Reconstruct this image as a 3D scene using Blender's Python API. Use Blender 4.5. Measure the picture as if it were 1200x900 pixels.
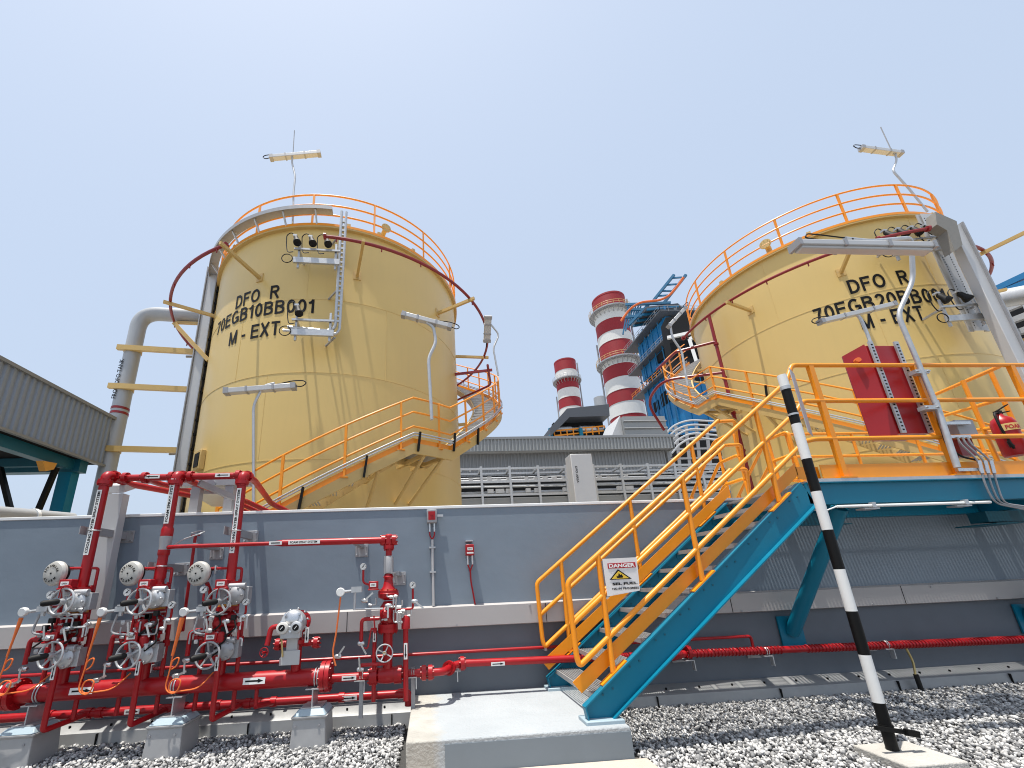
import bpy, math, random
import numpy as np
from mathutils import Vector, Matrix
R_ = math.radians
random.seed(7)
rng = np.random.default_rng(7)
S = bpy.context.scene
for o in list(bpy.data.objects): bpy.data.objects.remove(o)
COL = S.collection
# ------------------------------------------------------------------ camera
F, CX, CY = 491.1, 540.0, 531.0            # focal length and principal point in pixels of the 1200x900 photograph
PITCH, ROLL, YAW = R_(17.23), R_(-2.40), R_(4.75)
_f = np.array([math.sin(YAW)*math.cos(PITCH), math.cos(YAW)*math.cos(PITCH), math.sin(PITCH)])
_r = np.array([math.cos(YAW), -math.sin(YAW), 0.0]); _u = np.cross(_r, _f)
RR = math.cos(ROLL)*_r + math.sin(ROLL)*_u; UU = -math.sin(ROLL)*_r + math.cos(ROLL)*_u; FW = _f
EYE = np.array([0, 0, 1.5])
cd = bpy.data.cameras.new('camera'); cam = bpy.data.objects.new('camera', cd); COL.objects.link(cam)
cd.sensor_width = 36; cd.lens = F/1200*36; cd.shift_x = (600-CX)/1200; cd.shift_y = (CY-450)/1200
cd.clip_start = .05; cd.clip_end = 3000
M = Matrix(((RR[0], UU[0], -FW[0], EYE[0]), (RR[1], UU[1], -FW[1], EYE[1]), (RR[2], UU[2], -FW[2], EYE[2]), (0, 0, 0, 1)))
cam.matrix_world = M; S.camera = cam
# ------------------------------------------------------------------ light
SUN_EL, SUN_AZ = 79.8, -143.0              # azimuth counter-clockwise from +X
w = bpy.data.worlds.new("World"); S.world = w; w.use_nodes = True
nt = w.node_tree; bg = nt.nodes['Background']
sky = nt.nodes.new('ShaderNodeTexSky'); sky.sky_type = 'NISHITA'; sky.sun_disc = False
sky.sun_elevation = R_(SUN_EL); sky.sun_rotation = R_(90-SUN_AZ)
sky.air_density = 1.3; sky.dust_density = 5.0; sky.ozone_density = 1.6; sky.altitude = 0
hz = nt.nodes.new('ShaderNodeMix'); hz.data_type = 'RGBA'; hz.inputs[0].default_value = .72   # milky desert haze over the blue
nt.links.new(sky.outputs[0], hz.inputs[6]); hz.inputs[7].default_value = (4.3, 5.1, 6.35, 1)
nt.links.new(hz.outputs[2], bg.inputs[0]); bg.inputs[1].default_value = 0.12
sd = bpy.data.lights.new('sun', 'SUN'); sd.energy = 4.8; sd.angle = R_(.55); sd.color = (1, .955, .88)
sun = bpy.data.objects.new('sun', sd); COL.objects.link(sun)
sdir = Vector((math.cos(R_(SUN_EL))*math.cos(R_(SUN_AZ)), math.cos(R_(SUN_EL))*math.sin(R_(SUN_AZ)), math.sin(R_(SUN_EL))))
sun.rotation_euler = sdir.to_track_quat('Z', 'Y').to_euler(); sun.location = (0, -5, 30)
S.view_settings.view_transform = 'Standard'; S.view_settings.look = 'None'
S.cycles.filter_width = 1.05; S.view_settings.exposure = 0.38; S.view_settings.gamma = 1

# ------------------------------------------------------------------ measuring helpers
def ray(x, y): return RR*(x-CX)/F - UU*(y-CY)/F + FW
def onY(x, y, Y): d = ray(x, y); return Vector(EYE + d*Y/d[1])
def onZ(x, y, Z): d = ray(x, y); return Vector(EYE + d*(Z-1.5)/d[2])
def onX(x, y, X): d = ray(x, y); return Vector(EYE + d*X/d[0])
def onC(x, y, T, R, near=True):
    d = ray(x, y); a = d[0]**2+d[1]**2; ox, oy = -T[0], -T[1]
    b = 2*(ox*d[0]+oy*d[1]); c = ox*ox+oy*oy-R*R; D = max(b*b-4*a*c, 0)
    t = (-b-(1 if near else -1)*math.sqrt(D))/2/a
    p = EYE+d*t; return math.degrees(math.atan2(p[1]-T[1], p[0]-T[0])), p[2]
def V(*a): return Vector(a)
def pol(T, R, az, z): return V(T[0]+R*math.cos(R_(az)), T[1]+R*math.sin(R_(az)), z)

# ------------------------------------------------------------------ materials
MATS = {}
def mat(name, col, rough=.5, metal=0, var=.12, scale=3, bump=0, bscale=60, dirt=0, spec=.5, coat=0, streak=0):
    m = bpy.data.materials.new(name); m.use_nodes = True; n = m.node_tree; L = n.links; b = n.nodes['Principled BSDF']
    tc = n.nodes.new('ShaderNodeTexCoord')
    geo = n.nodes.new('ShaderNodeNewGeometry')
    no = n.nodes.new('ShaderNodeTexNoise'); no.inputs['Scale'].default_value = scale; no.inputs['Detail'].default_value = 8; no.inputs['Roughness'].default_value = .62
    L.new(geo.outputs['Position'], no.inputs['Vector'])
    mx = n.nodes.new('ShaderNodeMix'); mx.data_type = 'RGBA'
    c = (*col, 1); lo = tuple(max(0, v*(1-var)) for v in col)+(1,); hi = tuple(min(1, v*(1+var)) for v in col)+(1,)
    mx.inputs[6].default_value = lo; mx.inputs[7].default_value = hi
    L.new(no.outputs['Fac'], mx.inputs[0]); out = mx.outputs[2]
    if dirt or streak:
        n2 = n.nodes.new('ShaderNodeTexNoise'); n2.inputs['Detail'].default_value = 6
        mp = n.nodes.new('ShaderNodeMapping'); L.new(geo.outputs['Position'], mp.inputs[0])
        mp.inputs['Scale'].default_value = (5, 5, .35) if streak else (1.3, 1.3, 1.3)
        L.new(mp.outputs[0], n2.inputs['Vector']); n2.inputs['Scale'].default_value = 1.4 if streak else 1.2
        rp = n.nodes.new('ShaderNodeMapRange'); rp.inputs[1].default_value = .5; rp.inputs[2].default_value = .78
        rp.inputs[3].default_value = 0; rp.inputs[4].default_value = max(dirt, streak); L.new(n2.outputs['Fac'], rp.inputs[0])
        m2 = n.nodes.new('ShaderNodeMix'); m2.data_type = 'RGBA'; L.new(rp.outputs[0], m2.inputs[0]); L.new(out, m2.inputs[6])
        g = sum(col)/3; m2.inputs[7].default_value = (col[0]*.4+g*.22, col[1]*.4+g*.2, col[2]*.4+g*.16, 1); out = m2.outputs[2]
    L.new(out, b.inputs['Base Color'])
    b.inputs['Metallic'].default_value = metal; b.inputs['Specular IOR Level'].default_value = spec
    b.inputs['Coat Weight'].default_value = coat
    mr = n.nodes.new('ShaderNodeMapRange'); mr.inputs[3].default_value = max(.03, rough-.1); mr.inputs[4].default_value = min(1, rough+.1)
    L.new(no.outputs['Fac'], mr.inputs[0]); L.new(mr.outputs[0], b.inputs['Roughness'])
    if bump:
        n3 = n.nodes.new('ShaderNodeTexNoise'); n3.inputs['Scale'].default_value = bscale; n3.inputs['Detail'].default_value = 5
        L.new(geo.outputs['Position'], n3.inputs['Vector'])
        bp = n.nodes.new('ShaderNodeBump'); bp.inputs['Strength'].default_value = bump; bp.inputs['Distance'].default_value = .02
        L.new(n3.outputs['Fac'], bp.inputs['Height']); L.new(bp.outputs[0], b.inputs['Normal'])
    MATS[name] = m; return m
tankY = mat('tank_yellow_paint', (.65, .465, .165), .36, var=.05, scale=.6, bump=.12, bscale=1.6, streak=.06)
tankY2 = mat('ochre_steel_paint', (.55, .37, .13), .45, var=.1, scale=5)
orange = mat('orange_paint', (.84, .285, .006), .38, var=.08, scale=6, coat=.08)
teal = mat('teal_paint', (.0015, .165, .265), .42, var=.12, scale=4, coat=.0, dirt=.10, spec=.35)
tealD = mat('teal_dark_paint', (.004, .10, .15), .5, var=.15)
red = mat('fire_red_paint', (.35, .004, .008), .38, var=.15, scale=9, coat=.08, spec=.4)
redC = mat('cabinet_red_paint', (.33, .008, .012), .35, var=.1, scale=3)
redD = mat('dark_red_pipe', (.23, .01, .014), .35, var=.1)
galv = mat('galvanised_steel', (.50, .51, .52), .42, .55, var=.22, scale=14)
galvD = mat('bracket_grey', (.33, .33, .34), .5, .3, var=.15, scale=10)
silver = mat('brushed_steel', (.62, .62, .62), .28, .9, var=.15, scale=20)
grating_m = mat('grating_steel', (.42, .42, .41), .5, .4, var=.2, scale=12)
white = mat('white_paint', (.78, .78, .76), .45, var=.05)
offwhite = mat('offwhite_plastic', (.62, .60, .56), .4, var=.06, scale=20)
black = mat('black_paint', (.006, .006, .006), .45, var=.2, spec=.2)
rubber = mat('black_rubber', (.010, .010, .010), .6, spec=.25)
greyduct = mat('pale_grey_duct', (.50, .50, .50), .42, .15, var=.06, scale=2)
pipegrey = mat('grey_pipe_paint', (.36, .37, .38), .4, .1, var=.08, scale=3)
wallU = mat('blue_grey_wall_paint', (.185, .23, .28), .62, var=.16, scale=1.6, bump=.25, bscale=3, dirt=.22)
wallL = mat('wall_paint_ledge_shade', (.115, .135, .16), .6, var=.2, scale=1.6, bump=.2, bscale=4, dirt=.25)  # lower wall: the shadow under the ledge is put into this darker colour
ledge_m = mat('ledge_grey', (.42, .40, .39), .55, var=.05, scale=3, dirt=.08)
capm = mat('white_coping', (.75, .76, .76), .5, var=.05)
kerbm = mat('kerb_sheet', (.33, .335, .335), .45, .35, var=.2, scale=6, dirt=.3)
conc = mat('pad_concrete', (.40, .42, .43), .75, var=.14, scale=3, bump=.3, bscale=30, dirt=.2)
concF = mat('pad_grey_paint', (.17, .205, .235), .6, var=.12, scale=3, dirt=.15)
concS = mat('rough_concrete', (.50, .43, .36), .85, var=.15, scale=8, bump=.5, bscale=50, dirt=.2)
concB = mat('block_concrete', (.44, .425, .39), .85, var=.15, scale=8, bump=.5, bscale=50, dirt=.25)
concR = mat('stained_concrete', (.42, .405, .365), .85, var=.3, scale=6, bump=.6, bscale=40, dirt=.5)
coverm = mat('weathered_cover', (.20, .19, .17), .6, var=.2, scale=8)
canopy_m = mat('dark_canopy_sheet', (.075, .082, .095), .55, var=.1)
plinth_m = mat('plinth_grey', (.38, .38, .38), .55, .15, var=.2, scale=5, dirt=.35)
cyanc = mat('plinth_top_paint', (.33, .42, .47), .5, var=.1)
gap_shade = mat('gravel_gap_shade', (.06, .06, .058), .95, var=.35, scale=25, bump=1, bscale=70)  # gravel bed: shade of the gaps between stones is painted in as near black
sand = mat('sand', (.33, .32, .30), .95, var=.15, scale=.2)
clad = mat('corrugated_cladding', (.30, .305, .30), .5, .2, var=.06, scale=.6)
cladD = mat('corrugated_cladding_dark', (.23, .235, .24), .5, .2, var=.08, scale=.6)
cladL = mat('left_shed_cladding', (.235, .265, .31), .55, .1, var=.06, scale=1.5)
bandR = mat('chimney_red', (.28, .008, .014), .6, var=.12, scale=.4, dirt=.12)
bandW = mat('chimney_white', (.66, .655, .63), .55, var=.08, scale=.4, dirt=.15)
blueT = mat('tower_blue', (.003, .16, .38), .5, var=.2, scale=.3, streak=.2)
blueD = mat('boom_blue', (.005, .12, .25), .5, var=.12, scale=.5)
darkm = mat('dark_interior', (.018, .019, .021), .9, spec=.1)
hose_o = mat('orange_hose', (.75, .16, .03), .5)
brass = mat('brass', (.55, .42, .18), .35, .8)
rust = mat('aged_orange_band', (.65, .30, .05), .6)
signw = mat('sign_sheet', (.70, .68, .67), .5, var=.06, scale=12)
signr = mat('sign_red', (.45, .01, .02), .5)
signy = mat('sign_yellow', (.75, .50, .04), .5)
foamlab = mat('label_yellow', (.75, .55, .2), .5)
glass_w = mat('white_enamel', (.43, .42, .39), .35, var=.1, scale=20, coat=.1)

# ------------------------------------------------------------------ mesh builder
SIB = {}
class MB:
    def __init__(s): s.v = []; s.f = []; s.fm = []
    def add(s, vs, fs):
        k = len(s.v); s.v += [tuple(p) for p in vs]; s.f += [tuple(i+k for i in f) for f in fs]; return s
    def box(s, c, size, rz=0, rx=0, ry=0):
        a, b, d = size[0]/2, size[1]/2, size[2]/2
        m = Matrix.Rotation(rz, 3, 'Z') @ Matrix.Rotation(ry, 3, 'Y') @ Matrix.Rotation(rx, 3, 'X')
        P = [Vector(c)+m @ Vector((x, y, z)) for z in (-d, d) for y in (-b, b) for x in (-a, a)]
        return s.add(P, [(0, 2, 3, 1), (4, 5, 7, 6), (0, 1, 5, 4), (2, 6, 7, 3), (0, 4, 6, 2), (1, 3, 7, 5)])
    def bb(s, x0, x1, y0, y1, z0, z1): return s.box(((x0+x1)/2, (y0+y1)/2, (z0+z1)/2), (x1-x0, y1-y0, z1-z0))
    def bar(s, p, q, wd, h, up=(0, 0, 1)):       # rectangular bar between two points
        p, q = Vector(p), Vector(q); d = (q-p).normalized(); sd_ = d.cross(Vector(up))
        if sd_.length < 1e-4: sd_ = d.cross(Vector((0, 1, 0)))
        sd_.normalize(); u = sd_.cross(d); P = []
        for e in (p, q):
            for a, b in ((-1, -1), (1, -1), (1, 1), (-1, 1)): P.append(e+sd_*a*wd/2+u*b*h/2)
        return s.add(P, [(3, 2, 1, 0), (4, 5, 6, 7), (0, 1, 5, 4), (1, 2, 6, 5), (2, 3, 7, 6), (3, 0, 4, 7)])
    def tube(s, p, q, r, n=12, r2=None):
        p, q = Vector(p), Vector(q); d = (q-p).normalized(); a = d.orthogonal().normalized(); b = d.cross(a); r2 = r if r2 is None else r2
        P = [e+(a*math.cos(t)+b*math.sin(t))*rr for e, rr in ((p, r), (q, r2)) for t in [2*math.pi*i/n for i in range(n)]]
        return s.add(P, [(i, (i+1) % n, n+(i+1) % n, n+i) for i in range(n)]+[tuple(range(n-1, -1, -1)), tuple(range(n, 2*n))])
    def path(s, pts, r, n=10, bend=0, closed=False, seg=5):
        pts = [Vector(p) for p in pts]
        if bend:
            q = [pts[0]]
            for i in range(1, len(pts)-1):
                a, b, c = pts[i-1], pts[i], pts[i+1]; l = min(bend, (a-b).length*.49, (c-b).length*.49)
                u, v = b+(a-b).normalized()*l, b+(c-b).normalized()*l
                for k in range(seg+1): t = k/seg; q.append(u*(1-t)**2+b*2*t*(1-t)+v*t*t)
            q.append(pts[-1]); pts = q
        N = len(pts); P = []; d0 = (pts[1]-pts[0]).normalized(); a = d0.orthogonal().normalized()
        for i, p in enumerate(pts):
            if closed: d = (pts[(i+1) % N]-pts[i-1]).normalized()
            else: d = (pts[min(i+1, N-1)]-pts[max(i-1, 0)]).normalized()
            a = (a-d*a.dot(d)).normalized(); b = d.cross(a)
            P += [p+(a*math.cos(2*math.pi*k/n)+b*math.sin(2*math.pi*k/n))*r for k in range(n)]
        Fs = []
        for i in range(N if closed else N-1):
            j = (i+1) % N
            Fs += [(i*n+k, i*n+(k+1) % n, j*n+(k+1) % n, j*n+k) for k in range(n)]
        if not closed: Fs += [tuple(range(n-1, -1, -1)), tuple(range((N-1)*n, N*n))]
        return s.add(P, Fs)
    def lathe(s, prof, o, ax=(0, 0, 1), n=24, caps=True):   # prof: (radius, distance along axis)
        o = Vector(o); d = Vector(ax).normalized(); a = d.orthogonal().normalized(); b = d.cross(a); P = []
        for r, h in prof: P += [o+d*h+(a*math.cos(2*math.pi*k/n)+b*math.sin(2*math.pi*k/n))*max(r, 1e-4) for k in range(n)]
        Fs = [(i*n+k, i*n+(k+1) % n, (i+1)*n+(k+1) % n, (i+1)*n+k) for i in range(len(prof)-1) for k in range(n)]
        if caps: Fs += [tuple(range(n-1, -1, -1)), tuple(range((len(prof)-1)*n, len(prof)*n))]
        return s.add(P, Fs)
    def torus(s, c, ax, R, r, n=28, m=8):
        d = Vector(ax).normalized(); a = d.orthogonal().normalized(); b = d.cross(a)
        return s.path([Vector(c)+(a*math.cos(2*math.pi*k/n)+b*math.sin(2*math.pi*k/n))*R for k in range(n)], r, m, closed=True)
    def prism(s, poly, vec):                    # flat polygon extruded along vec
        n = len(poly); P = [Vector(p) for p in poly]; Q = [p+Vector(vec) for p in P]
        return s.add(P+Q, [tuple(range(n-1, -1, -1)), tuple(range(n, 2*n))]+[(i, (i+1) % n, n+(i+1) % n, n+i) for i in range(n)])
    def arcband(s, T, R0, R1, z0f, z1f, a0, a1, n):   # ring sector solid: inner R0 outer R1, bottom/top heights functions of azimuth
        P = []
        for i in range(n+1):
            a = a0+(a1-a0)*i/n; P += [pol(T, R0, a, z0f(a)), pol(T, R1, a, z0f(a)), pol(T, R1, a, z1f(a)), pol(T, R0, a, z1f(a))]
        Fs = []
        for i in range(n):
            k, j = i*4, i*4+4
            for q in range(4): Fs.append((k+q, k+(q+1) % 4, j+(q+1) % 4, j+q))
        Fs += [(3, 2, 1, 0), (n*4, n*4+1, n*4+2, n*4+3)]
        return s.add(P, Fs)
    def bolts(s, c, ax, R, n, r=.009, h=.03, ph=0):
        d = Vector(ax).normalized(); a = d.orthogonal().normalized(); b = d.cross(a)
        for k in range(n):
            t = 2*math.pi*k/n+ph; p = Vector(c)+(a*math.cos(t)+b*math.sin(t))*R; s.tube(p-d*h, p+d*h, r, 6)
        return s
    def pieces(s):
        # far-apart pieces collected in one builder become parts of their own
        N = len(s.v)
        if N > 60000 or len(s.f) < 2: return 1
        par = list(range(N))
        def find(a):
            while par[a] != a: par[a] = par[par[a]]; a = par[a]
            return a
        for f in s.f:
            r = find(f[0])
            for i in f[1:]:
                q = find(i)
                if q != r: par[q] = r
        used = sorted({i for f in s.f for i in f}); roots = np.array([find(i) for i in used])
        uniq, isl = np.unique(roots, return_inverse=True); k = len(uniq)
        if k < 2 or k > 1500: return 1
        P = np.array([tuple(s.v[i]) for i in used]); lo = np.full((k, 3), np.inf); hi = np.full((k, 3), -np.inf)
        np.minimum.at(lo, isl, P); np.maximum.at(hi, isl, P); size = (hi-lo).max(axis=1)
        gap = np.maximum(0, np.maximum(lo[:, None]-hi[None], lo[None]-hi[:, None]))
        near = np.sqrt((gap**2).sum(axis=2)) <= np.maximum(.02, .5*np.maximum(size[:, None], size[None]))
        lab_ = np.full(k, -1); n = 0
        for i in range(k):
            if lab_[i] >= 0: continue
            st_ = [i]; lab_[i] = n
            while st_:
                a = st_.pop()
                for b in np.nonzero(near[a] & (lab_ < 0))[0]: lab_[b] = n; st_.append(b)
            n += 1
        if n < 2 or n > 100: return 1
        piece = {v: int(lab_[isl[j]]) for j, v in enumerate(used)}; out = [([], [], {}) for _ in range(n)]
        for f in s.f:
            vs, fs, mp = out[piece[f[0]]]; g = []
            for i in f:
                if i not in mp: mp[i] = len(vs); vs.append(s.v[i])
                g.append(mp[i])
            fs.append(tuple(g))
        return [(a, b) for a, b, _ in out]
    def build(s, name, m, parent=None, bevel=0, smooth=True, ang=35, nosplit=False):
        pcs = s.pieces() if nosplit is False else 1
        if pcs != 1:
            os_ = []
            for vs, fs in pcs:
                k = MB(); k.v = vs; k.f = fs; os_.append(k.build(name, m, parent, bevel, smooth, ang, True))
            SIB[os_[0].name] = os_; return os_[0]
        off = Vector((0, 0, 0)); q = parent
        while q is not None: off += q.location; q = q.parent
        me = bpy.data.meshes.new(name); me.from_pydata([tuple(Vector(p)-off) for p in s.v], [], s.f); me.update()
        import bmesh
        bm = bmesh.new(); bm.from_mesh(me); bmesh.ops.recalc_face_normals(bm, faces=bm.faces); bm.to_mesh(me); bm.free()
        if smooth:
            me.polygons.foreach_set('use_smooth', [True]*len(me.polygons)); me.set_sharp_from_angle(angle=R_(ang))
        me.materials.append(m); o = bpy.data.objects.new(name, me); COL.objects.link(o)
        if parent: o.parent = parent
        if bevel:
            b = o.modifiers.new('bevel', 'BEVEL'); b.width = bevel; b.segments = 2; b.limit_method = 'ANGLE'; b.angle_limit = R_(50)
        return o
def thing(name, label, cat, loc, group=None):
    o = bpy.data.objects.new(name, None); COL.objects.link(o); o.location = Vector(loc); o.empty_display_size = .2
    o['label'] = label; o['category'] = cat
    if group: o['group'] = group
    return o
def tag(o, label, cat, group=None):
    o['label'] = label; o['category'] = cat
    if group: o['group'] = group
    return o
def struct(o, kind='structure'): o['kind'] = kind; return o
def lab(o, label):
    for q in SIB.get(o.name, [o]): q['label'] = label
    return o

_tc = {}
def textpolys(body, bold=.02):
    key = (body, bold)
    if key in _tc: return _tc[key]
    c = bpy.data.curves.new('t', 'FONT'); c.body = body; c.size = 1; c.offset = bold; c.resolution_u = 3
    o = bpy.data.objects.new('t', c); COL.objects.link(o); bpy.context.view_layer.update()
    me = o.to_mesh(); vs = [tuple(v.co) for v in me.vertices]; fs = [tuple(p.vertices) for p in me.polygons]
    o.to_mesh_clear(); bpy.data.objects.remove(o); bpy.data.curves.remove(c)
    x0, x1 = min(v[0] for v in vs), max(v[0] for v in vs); y0 = min(v[1] for v in vs); y1 = max(v[1] for v in vs)
    _tc[key] = ([((v[0]-x0)/(x1-x0), (v[1]-y0)/(y1-y0)) for v in vs], fs, (x1-x0)/(y1-y0)); return _tc[key]
def flattext(name, body, o, ux, uy, width, height, m, parent, bold=.02):   # o = lower-left corner
    vs, fs, _ = textpolys(body, bold); o, ux, uy = Vector(o), Vector(ux).normalized(), Vector(uy).normalized()
    mb = MB(); mb.add([o+ux*x*width+uy*y*height for x, y in vs], fs); return mb.build(name, m, parent, smooth=False)
def _arc(cx, cy, rx, ry, a0, a1, n=8): return [(cx+rx*math.cos(R_(a0+(a1-a0)*i/n)), cy+ry*math.sin(R_(a0+(a1-a0)*i/n))) for i in range(n+1)]
_b = .085
GL = {'D': (.74, [[(_b, 0), (_b, 1)], [(0, 1-_b), (.3, 1-_b)]+_arc(.3, .5, .44-_b, .5-_b, 90, -90)+[(0, _b)]]),
      'F': (.66, [[(_b, 0), (_b, 1)], [(0, 1-_b), (.66, 1-_b)], [(0, .53), (.56, .53)]]),
      'E': (.68, [[(_b, 0), (_b, 1)], [(0, 1-_b), (.67, 1-_b)], [(0, .53), (.61, .53)], [(0, _b), (.68, _b)]]),
      'O': (.82, [_arc(.41, .5, .41-_b, .5-_b, 0, 360, 20)]), '0': (.62, [_arc(.31, .5, .31-_b, .5-_b, 0, 360, 20)]),
      'R': (.76, [[(_b, 0), (_b, 1)], [(0, 1-_b), (.4, 1-_b)]+_arc(.42, .72, .21, .28-_b, 90, -90)+[(0, .53)], [(.36, .5), (.68, 0)]]),
      'B': (.72, [[(_b, 0), (_b, 1)], [(0, 1-_b), (.38, 1-_b)]+_arc(.38, .74, .21, .26-_b, 90, -90)+[(0, .55)], [(.38, .55)]+_arc(.38, .3, .25, .3-_b, 90, -90)+[(0, _b)]]),
      'G': (.80, [_arc(.41, .5, .41-_b, .5-_b, 50, 325, 16)+[(.73, .12), (.72, .44), (.42, .44)]]),
      '7': (.58, [[(0, 1-_b), (.52, 1-_b), (.34, .55), (.22, 0)]]), '1': (.42, [[(.02, .72), (.2, .8), (.29, .97)], [(.29, 0), (.29, 1)]]),
      '2': (.60, [_arc(.3, .68, .3-_b, .32-_b, 165, -30, 10)+[(.12, _b)], [(.02, _b), (.58, _b)]]),
      'M': (.88, [[(_b, 0), (_b, 1)], [(.79, 0), (.79, 1)], [(.10, .94), (.44, .06), (.78, .94)]]),
      'X': (.74, [[(.07, 0), (.67, 1)], [(.07, 1), (.67, 0)]]), 'T': (.68, [[(0, 1-_b), (.68, 1-_b)], [(.34, 0), (.34, 1)]]),
      '-': (.36, [[(.0, .38), (.36, .38)]]), ' ': (.26, [])}
def strokes(body):
    vs, fs, x = [], [], 0
    for ch in body:
        w_, st_ = GL[ch]
        for line in st_:
            for i, (a, b) in enumerate(zip(line, line[1:])):
                dx, dy = b[0]-a[0], b[1]-a[1]; l = math.hypot(dx, dy)
                if l < 1e-6: continue
                nx, ny = -dy/l*_b, dx/l*_b; ea = .035 if i > 0 else 0; eb = .035 if i < len(line)-2 else 0; ux, uy = dx/l, dy/l
                k = len(vs); vs += [(x+a[0]+nx-ux*ea, a[1]+ny-uy*ea), (x+a[0]-nx-ux*ea, a[1]-ny-uy*ea), (x+b[0]-nx+ux*eb, b[1]-ny+uy*eb), (x+b[0]+nx+ux*eb, b[1]+ny+uy*eb)]; fs.append((k, k+1, k+2, k+3))
        x += w_+.13
    x -= .13
    return [(a/x, b) for a, b in vs], fs, x
def tanktext(name, body, T, R, a0, a1, z0, h, m, parent, dz=0):
    vs, fs, _ = strokes(body); mb = MB(); mb.add([pol(T, R, a0+(a1-a0)*x, z0+y*h+dz*x) for x, y in vs], fs); return mb.build(name, m, parent, smooth=False)
def cyltext(name, body, T, R, a0, a1, z0, h, m, parent, dz=0, lean=0):
    vs, fs, _ = textpolys(body, .035); mb = MB()
    mb.add([pol(T, R, a0+(a1-a0)*x, z0+y*h+dz*x) for x, y in vs], fs); return mb.build(name, m, parent, smooth=False)

# ================================================================== GROUND
g = MB(); g.add([(-1500, -1500, -.03), (1500, -1500, -.03), (1500, 1500, -.03), (-1500, 1500, -.03)], [(0, 1, 2, 3)])
struct(g.build('ground', sand, smooth=False))
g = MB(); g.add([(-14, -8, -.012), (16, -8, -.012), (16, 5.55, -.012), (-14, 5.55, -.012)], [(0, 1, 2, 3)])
struct(g.build('gravel_bed', gap_shade, smooth=False))
WY = 5.58                                   # face of the bund wall
def gravel():
    phi = (1+5**.5)/2
    ico = np.array([(-1, phi, 0), (1, phi, 0), (-1, -phi, 0), (1, -phi, 0), (0, -1, phi), (0, 1, phi), (0, -1, -phi), (0, 1, -phi), (phi, 0, -1), (phi, 0, 1), (-phi, 0, -1), (-phi, 0, 1)])/1.9
    fi = np.array([(0, 11, 5), (0, 5, 1), (0, 1, 7), (0, 7, 10), (0, 10, 11), (1, 5, 9), (5, 11, 4), (11, 10, 2), (10, 7, 6), (7, 1, 8), (3, 9, 4), (3, 4, 2), (3, 2, 6), (3, 6, 8), (3, 8, 9), (4, 9, 5), (2, 4, 11), (6, 2, 10), (8, 6, 7), (9, 8, 1)])
    pts = []
    for (x0, x1, y0, y1, dn) in ((-5.2, 9.5, 3.3, 5.5, 2300), (-5.2, 9.5, 1.5, 3.3, 800)):
        n = int((x1-x0)*(y1-y0)*dn); pts.append(np.column_stack([rng.uniform(x0, x1, n), rng.uniform(y0, y1, n)]))
    p = np.concatenate(pts)
    keep = ~((p[:, 0] > -.3) & (p[:, 0] < 1.78) & (p[:, 1] > .5))
    p = p[keep]; n = len(p)
    sz = rng.uniform(.010, .024, n)
    sc = sz[:, None]*np.column_stack([rng.uniform(.75, 1.3, n), rng.uniform(.65, 1.1, n), rng.uniform(.45, .85, n)])
    v = ico[None]*rng.uniform(.78, 1.18, (n, 12, 1))*sc[:, None, :]
    q = rng.normal(size=(n, 4)); q /= np.linalg.norm(q, axis=1)[:, None]; a, b, c, d = q.T
    Rm = np.array([[1-2*(c*c+d*d), 2*(b*c-a*d), 2*(b*d+a*c)], [2*(b*c+a*d), 1-2*(b*b+d*d), 2*(c*d-a*b)], [2*(b*d-a*c), 2*(c*d+a*b), 1-2*(b*b+c*c)]]).transpose(2, 0, 1)
    v = np.einsum('nij,nkj->nki', Rm, v)
    v[:, :, 0] += p[:, 0, None]; v[:, :, 1] += p[:, 1, None]; v[:, :, 2] += rng.uniform(-.008, .03, n)[:, None]
    V3 = v.reshape(-1, 3); Fc = (fi[None]+np.arange(n)[:, None, None]*12).reshape(-1)
    me = bpy.data.meshes.new('gravel'); me.vertices.add(len(V3)); me.vertices.foreach_set('co', V3.astype(np.float32).ravel())
    me.loops.add(len(Fc)); me.loops.foreach_set('vertex_index', Fc.astype(np.int32)); nf = len(Fc)//3
    me.polygons.add(nf); me.polygons.foreach_set('loop_start', (np.arange(nf)*3).astype(np.int32)); me.update(calc_edges=True)
    m = bpy.data.materials.new('gravel_stone'); m.use_nodes = True; nn = m.node_tree; b = nn.nodes['Principled BSDF']
    ge = nn.nodes.new('ShaderNodeNewGeometry'); cr = nn.nodes.new('ShaderNodeValToRGB')
    e = cr.color_ramp.elements; e[0].position = 0; e[0].color = (.06, .06, .063, 1); e[1].position = 1; e[1].color = (.66, .65, .63, 1)
    x = e.new(.25); x.color = (.22, .22, .22, 1); x = e.new(.7); x.color = (.47, .465, .455, 1)
    nn.links.new(ge.outputs['Random Per Island'], cr.inputs[0]); nn.links.new(cr.outputs[0], b.inputs['Base Color']); b.inputs['Roughness'].default_value = .8
    me.materials.append(m); o = bpy.data.objects.new('gravel', me); COL.objects.link(o); o['kind'] = 'stuff'
gravel()
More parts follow.
